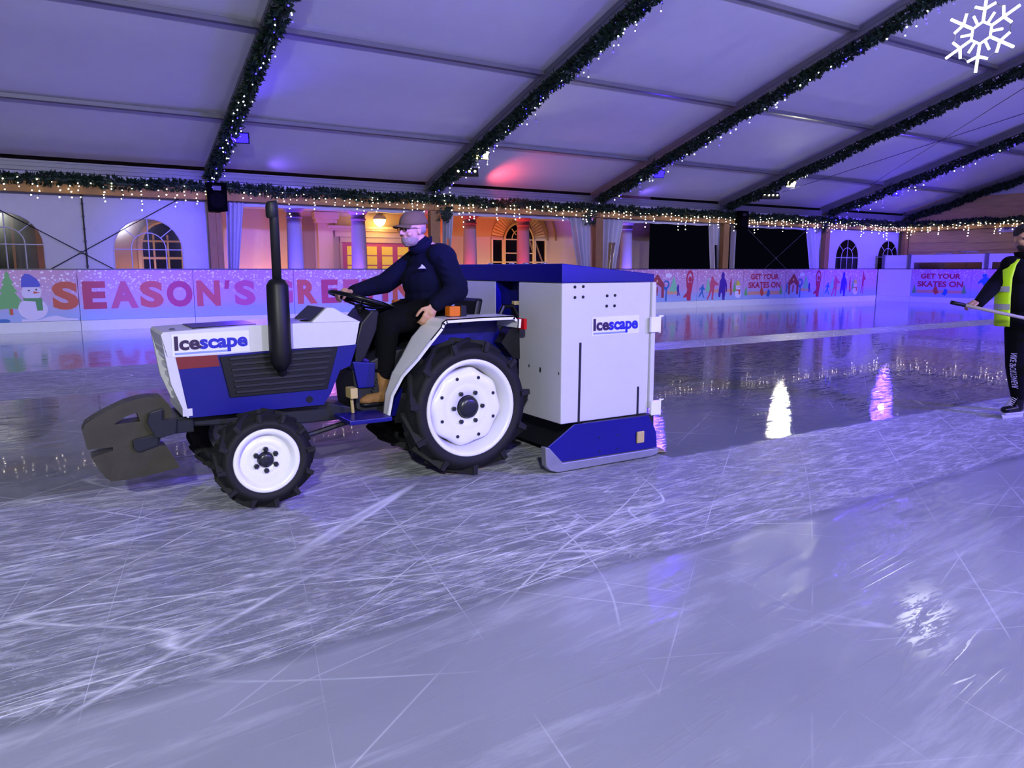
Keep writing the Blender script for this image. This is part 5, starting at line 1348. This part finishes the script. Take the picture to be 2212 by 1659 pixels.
for b in (-1, 1):
    m.tube([P_(.095+.0*math.cos(t), .032*b+.022*math.cos(t*PI/8), .002+.015*math.sin(t*PI/8)) for t in range(17)], .002, 6, cap=False)
    m.tube([P_(.094, .054*b, .006), P_(.04, .078*b, .01), P_(-.005, .08*b, .002)], .002, 6)
m.tube([P_(.095, -.01, .006), P_(.1, 0, .008), P_(.095, .01, .006)], .002, 6); m.build('glasses', 'glasses_frame', dv, smooth=True)
# jacket
m = MB()
m.ell(D(924, 640, YD), (.165, .20, .13)); m.ell(D(920, 610, YD), (.17, .205, .16)); m.ell(D(930, 580, YD), (.155, .21, .15)); m.ell(D(948, 560, YD), (.12, .19, .12))
m.cap(D(950, 553, 4.82), D(925, 553, 5.18), .088, .085)
m.chain([(sN, .088), (eN, .083), (wN, .055)]); m.chain([(sF, .085), (eF, .076), (wF, .05)])
m.cap(D(918, 548, YD), D(912, 530, YD), .082, .074)
for k in range(5):   # sleeve folds
    f = .15+.17*k; p = sN.lerp(eN, f); m.ell(p+Vector((.0, -.02, 0)), (.092, .08, .018), Euler((.3, .5-.2*k, 0)).to_matrix())
    p = sF.lerp(eF, f); m.ell(p, (.02, .088, .084), Euler((0, .4, 0)).to_matrix())
jk = m.blob('jacket', 'navy_jacket', dv, .010, 4, .5)
m = MB(); n = 26; r0_, r1_ = [], []
for k in range(n+1):
    a = 0.5+2*PI*.88*k/n; cc = D(911, 535, YD)
    r0_.append(m.bm.verts.new(cc+Vector((math.cos(a)*.078, math.sin(a)*.078, -.03+.02*math.cos(a))))); r1_.append(m.bm.verts.new(cc+Vector((-.01+math.cos(a)*.086, math.sin(a)*.084, .04+.045*math.cos(a)))))
for k in range(n): m.face([r0_[k], r0_[k+1], r1_[k+1], r1_[k]])
o = m.build('collar', 'navy_jacket', jk, smooth=True, recalc=False); so = o.modifiers.new('s', 'SOLIDIFY'); so.thickness = .014
c = D(909, 577, 4.80); m = MB(); m.plateY([(c.x-.03, c.z-.01), (c.x+.03, c.z-.01), (c.x+.02, c.z+.005), (c.x, c.z+.02), (c.x-.01, c.z+.002)], c.y-.02, c.y-.012); m.build('chest_badge', 'reflective_grey', jk)
# trousers and boots
m = MB()
for (k_, a_, y) in ((kN, aN, 4.88), (kF, aF, 5.14)):
    h_ = hip+Vector((-.02, y-YD, -.035)); m.chain([(h_, .125), (k_, .085), (k_.lerp(a_, .5), .074), (a_+Vector((0, 0, .02)), .068)])
m.ell(hip+Vector((.02, 0, -.03)), (.16, .19, .11)); m.blob('trousers', 'black_cloth', dv, .010, 4)
for (an, toe, hl) in ((D(825, 815, 4.84), D(790, 874, 4.82), D(833, 872, 4.84)), (aF+Vector((0, 0, -.03)), D(752, 846, 5.2), D(780, 842, 5.2))):
    m = MB(); m.cap(an+Vector((0, 0, .03)), hl+Vector((-.01, 0, .06)), .058, .052); m.cap(hl+Vector((-.02, 0, .05)), toe+Vector((.02, 0, .035)), .05, .042)
    m.ell(toe+Vector((.01, 0, .03)), (.06, .046, .035)); bt = m.blob('boot', 'tan_boot', dv, .007, 3)
    m = MB(); m.cap(hl+Vector((-.01, 0, .008)), toe+Vector((.0, 0, .006)), .048, .05); s_ = m.blob('sole', 'black_plastic', bt, .007, 3); s_.scale = (1, 1, .5)
    m = MB(); m.tube([an+Vector((.062*math.cos(t*PI/8), .062*math.sin(t*PI/8), .055)) for t in range(17)], .012, 6, cap=False); m.build('boot_cuff', 'black_cloth', bt, smooth=True)
    m = MB()
    for k in range(5):
        p = (an+Vector((-.05, 0, .0))).lerp(toe+Vector((.03, 0, .075)), k/5); m.tube([p+Vector((0, -.035, -.012)), p+Vector((-.004, 0, .008)), p+Vector((0, .035, -.012))], .0035, 5)
    m.build('laces', 'black_cloth', bt)

# ---- skater with pole
B0 = onZ(2222, 903, 0.0)
dep = (B0-CAM).dot(FWD); SC = F/dep
FH = Vector((math.sin(TH), math.cos(TH), 0))
def K(px, py, d=0.0):
    v = ray(px, py); return CAM+v*(((B0-CAM).dot(FH)+d)/v.dot(FH))
sk_ = root('person', (B0.x, B0.y, 0), 'person on skates in black jacket and open yellow hi-vis vest holding a long pole', 'person')
hd = K(2212, 514, -.04); fdir = (-FH*1.0-RGT*.25+Vector((0, 0, -.12))).normalized()
m = MB(); P_, q = head(m, hd, fdir, (0, 0, 1), 1.0)
nk = K(2221, 550, .03); ch = K(2224, 605, .02); hip = K(2224, 712, .02)
m.cap(P_(-.03, 0, -.06), nk, .055, .06); m.cap(nk, ch, .08, .15); m.cap(ch, hip, .15, .14)
sA_, eA, wA = K(2184, 578, .07), K(2143, 622, .03), K(2114, 655, -.18)
sB_, eB, wB = K(2266, 575, .02), K(2300, 640, -.05), K(2290, 690, -.25)
for (a1, b1_, c1) in ((sA_, eA, wA), (sB_, eB, wB)): m.chain([(a1, .06), (b1_, .045), (c1, .03)]); m.cap(a1, ch, .06, .12)
kA, aA = K(2194, 790, -.02), K(2199, 856, .03); kB, aB = K(2256, 792, .08), K(2260, 856, .14)
for (k_, a_, dx) in ((kA, aA, -.1), (kB, aB, .1)): m.chain([(hip+RGT*dx, .09), (k_, .06), (a_, .042)])
pd = (K(2212, 687, -.22)-K(2059, 654, -.22)).normalized()
hand(m, wA+Vector((0, 0, .01)), (-RGT*.9-Vector((0, 0, .18))), (Vector((0, 0, 1))-FH*.5), (-FH-RGT*.2), 1.0, 1.05)
hand(m, wB+Vector((0, 0, .02)), (-RGT*.6-FH*.5-Vector((0, 0, .3))), (Vector((0, 0, 1))-FH*.5), (RGT*.3-FH), 1.0, 1.05)
m.blob('body', 'skin', sk_, .007, 2)
eyes(P_, q, sk_)
m = MB(); m.ell(P_(-.02, 0, .045), (.1, .085, .085), q, 20, 14); m.ell(P_(.055, 0, .088), (.045, .06, .025), q); m.blob('hair', 'dark_hair', sk_, .007, 2)
m = MB(); m.ell(P_(.03, 0, -.078), (.062, .058, .042), q); m.ell(P_(.05, 0, -.096), (.038, .036, .026), q); m.blob('beard', 'dark_hair', sk_, .007, 2)
m = MB(); m.ell(K(2223, 600, .02), (.25, .25, .2)); 
m.bm.free(); m = MB()
rq = Matrix((RGT, FH, Vector((0, 0, 1)))).transposed()
m.ell(K(2224, 590, .02), (.26, .16, .17), rq); m.ell(K(2224, 640, .02), (.27, .17, .22), rq); m.ell(K(2224, 690, .02), (.26, .16, .14), rq)
m.cap(K(2182, 572, .02), K(2266, 572, .02), .085); m.chain([(sA_, .085), (eA, .072), (wA, .05)]); m.chain([(sB_, .085), (eB, .072), (wB, .05)])
m.cap(K(2222, 566, .02), K(2221, 548, .01), .1, .085)
jk = m.blob('jacket', 'black_cloth', sk_, .010, 4)
m = MB(); n = 26; r0_, r1_ = [], []
for k in range(n+1):
    a = -PI/2+.35+(2*PI-.7)*k/n; cc = K(2221, 548, .01)
    r0_.append(m.bm.verts.new(cc+RGT*(math.cos(a)*.1)+FH*(math.sin(a)*.09)+Vector((0, 0, -.05)))); r1_.append(m.bm.verts.new(cc+RGT*(math.cos(a)*.125)+FH*(math.sin(a)*.1)+Vector((0, 0, .012))))
for k in range(n): m.face([r0_[k], r0_[k+1], r1_[k+1], r1_[k]])
o = m.build('collar', 'black_cloth', jk, smooth=True, recalc=False); so = o.modifiers.new('s', 'SOLIDIFY'); so.thickness = .012
# vest: shell round the torso, open at the front, cut away at the armholes
m = MB(); rowsz = [(561, .175, .15), (572, .235, .19), (600, .285, .2), (640, .305, .2), (680, .31, .19), (704, .315, .19)]; n = 40; g = []
for (py, a_, b_) in rowsz:
    row = []
    for k in range(n+1):
        t = -PI/2+.98+(2*PI-1.96)*k/n
        row.append(m.bm.verts.new(K(2224, py, .02)+RGT*(math.cos(t)*a_)+FH*(math.sin(t)*b_)))
    g.append(row)
for j in range(len(rowsz)-1):
    for k in range(n):
        t = -PI/2+.98+(2*PI-1.96)*(k+.5)/n
        m.face([g[j][k], g[j][k+1], g[j+1][k+1], g[j+1][k]], 1 if (j == 0 and k in (2, 3, n-3, n-4)) else 0)
ve = m.build('hi_vis_vest', ['hivis', 'reflective_grey'], sk_, smooth=True, recalc=False); so = ve.modifiers.new('s', 'SOLIDIFY'); so.thickness = .008
for (py0, py1) in ((618, 630), (656, 668)):
    m = MB(); lo_, hi_ = [], []
    for k in range(n+1):
        t = -PI/2+.98+(2*PI-1.96)*k/n
        hi_.append(m.bm.verts.new(K(2224, py0, .02)+RGT*(math.cos(t)*.318)+FH*(math.sin(t)*.203))); lo_.append(m.bm.verts.new(K(2224, py1, .02)+RGT*(math.cos(t)*.323)+FH*(math.sin(t)*.205)))
    for k in range(n): m.face([lo_[k], lo_[k+1], hi_[k+1], hi_[k]])
    m.build('reflective_band', 'reflective_grey', ve, smooth=True, recalc=False)
m = MB()
for (k_, a_, dx) in ((kA, aA, -.1), (kB, aB, .1)): m.chain([(hip+RGT*dx, .125), (k_, .088), (k_.lerp(a_, .6), .074), (a_, .062)])
m.ell(hip, (.2, .15, .1), rq); tw = m.blob('trousers', 'black_cloth', sk_, .010, 4)
# lettering down the trouser leg
def leg(u, v):   # u runs down the leg, v round it
    top_ = K(2194, 762, -.02).z; z = top_-u; f = max(0, (kA.z-z)/(kA.z-aA.z))
    c = kA.lerp(aA, f); c = Vector((c.x, c.y, z)); r = .093-.014*f
    a = math.pi+.30+v/r
    return c+(RGT*math.cos(a)+FH*math.sin(a))*r
m = MB(); add_text(m, 'NIKE SPORTSWEAR', lambda u, v: leg(u, .065-v), .01, 76/SC, .055); m.build('leg_print', 'lilac_ink', tw, recalc=False)
# skates
for (an, tx, nm) in ((aA, -1, 0), (aB, 1, 1)):
    fd_ = (RGT*(-.95)-FH*.35).normalized() if nm == 0 else (RGT*.5-FH*.8).normalized()
    sd_ = Vector((0, 0, 1)).cross(fd_); g0_ = Vector((an.x, an.y, 0))
    m = MB(); q2 = Matrix((fd_, sd_, Vector((0, 0, 1)))).transposed()
    m.cap(an+Vector((0, 0, -.0)), g0_-fd_*.01+Vector((0, 0, .105)), .056, .05); m.cap(g0_-fd_*.03+Vector((0, 0, .095)), g0_+fd_*.13+Vector((0, 0, .085)), .043, .038)
    m.ell(g0_+fd_*.15+Vector((0, 0, .088)), (.05, .045, .036), q2); bt = m.blob('skate_boot', 'black_gloss', sk_, .007, 3)
    m = MB(); m.hexa([g0_+fd_*a+sd_*b+Vector((0, 0, z)) for (a, b, z) in ((-.07, -.022, .038), (.17, -.022, .038), (.17, .022, .038), (-.07, .022, .038), (-.08, -.035, .058), (.19, -.035, .058), (.19, .035, .058), (-.08, .035, .058))]); m.build('blade_holder', 'sticker_white', bt, bevel=.004)
    m = MB(); m.hexa([g0_+fd_*a+sd_*b+Vector((0, 0, z)) for (a, b, z) in ((-.09, -.003, .001), (.18, -.003, .001), (.18, .003, .001), (-.09, .003, .001), (-.10, -.003, .04), (.205, -.003, .04), (.205, .003, .04), (-.10, .003, .04))]); m.build('blade', 'blade_steel', bt)
    m = MB()
    for k in range(6):
        p = (an+fd_*.05+Vector((0, 0, .0))).lerp(g0_+fd_*.12+Vector((0, 0, .13)), k/5.5); m.tube([p+sd_*.034-Vector((0, 0, .01)), p+fd_*.008+Vector((0, 0, .006)), p-sd_*.034-Vector((0, 0, .01))], .004, 5)
    m.build('laces', 'skate_lace', bt)
# the pole in his hands
pa, pb = K(2059, 654, -.27), K(2212, 687, -.30); dd = (pb-pa); pe = pa+dd*2.1
m = MB(); m.tube([pa, pe], .0155, 12); pr = root('pole_tool', (pa+pe)/2, 'long pale pole with dark end held across the body by the person in the vest', 'pole')
o = m.build('shaft', 'wood_pole', pr, smooth=True)
m = MB(); m.tube([pa-dd.normalized()*.02, pa+dd.normalized()*.11], .018, 12); m.build('grip', 'black_plastic', pr, smooth=True)
m = MB(); xq = dd.normalized().cross(Vector((0, 0, 1))).normalized(); m.tube([pe-xq*.3, pe+xq*.3], .02, 8); m.hexa([pe+xq*a+Vector((0, 0, z))+dd.normalized()*b for (a, b, z) in ((-.3, -.004, -.08), (.3, -.004, -.08), (.3, .004, -.08), (-.3, .004, -.08), (-.3, -.004, 0), (.3, -.004, 0), (.3, .004, 0), (-.3, .004, 0))]); m.build('squeegee_blade', 'black_plastic', pr)


# ------------------------------------------------------------------ world, camera, view
w = bpy.data.worlds.new('night'); S.world = w; w.use_nodes = True
w.node_tree.nodes['Background'].inputs[0].default_value = (.004, .004, .012, 1); w.node_tree.nodes['Background'].inputs[1].default_value = .3
cd = bpy.data.cameras.new('camera'); cd.sensor_width = 36; cd.sensor_fit = 'HORIZONTAL'; cd.lens = 36*F/W; cd.clip_start = .05; cd.clip_end = 200
co = bpy.data.objects.new('camera', cd); COL.objects.link(co); co.location = CAM
rot = Matrix((RGT, UPV, -FWD)).transposed(); co.rotation_euler = rot.to_euler()
S.camera = co
S.view_settings.view_transform = 'Standard'; S.view_settings.look = 'None'; S.view_settings.gamma = 1.0; S.view_settings.exposure = 0.0
S.view_settings.use_curve_mapping = False
cy = S.cycles
cy.use_denoising = True; cy.max_bounces = 6; cy.diffuse_bounces = 3; cy.glossy_bounces = 3; cy.transmission_bounces = 4; cy.transparent_max_bounces = 8
cy.use_adaptive_sampling = True; cy.adaptive_threshold = 0.09; cy.sample_clamp_indirect = 6.0; cy.caustics_reflective = False; cy.caustics_refractive = False
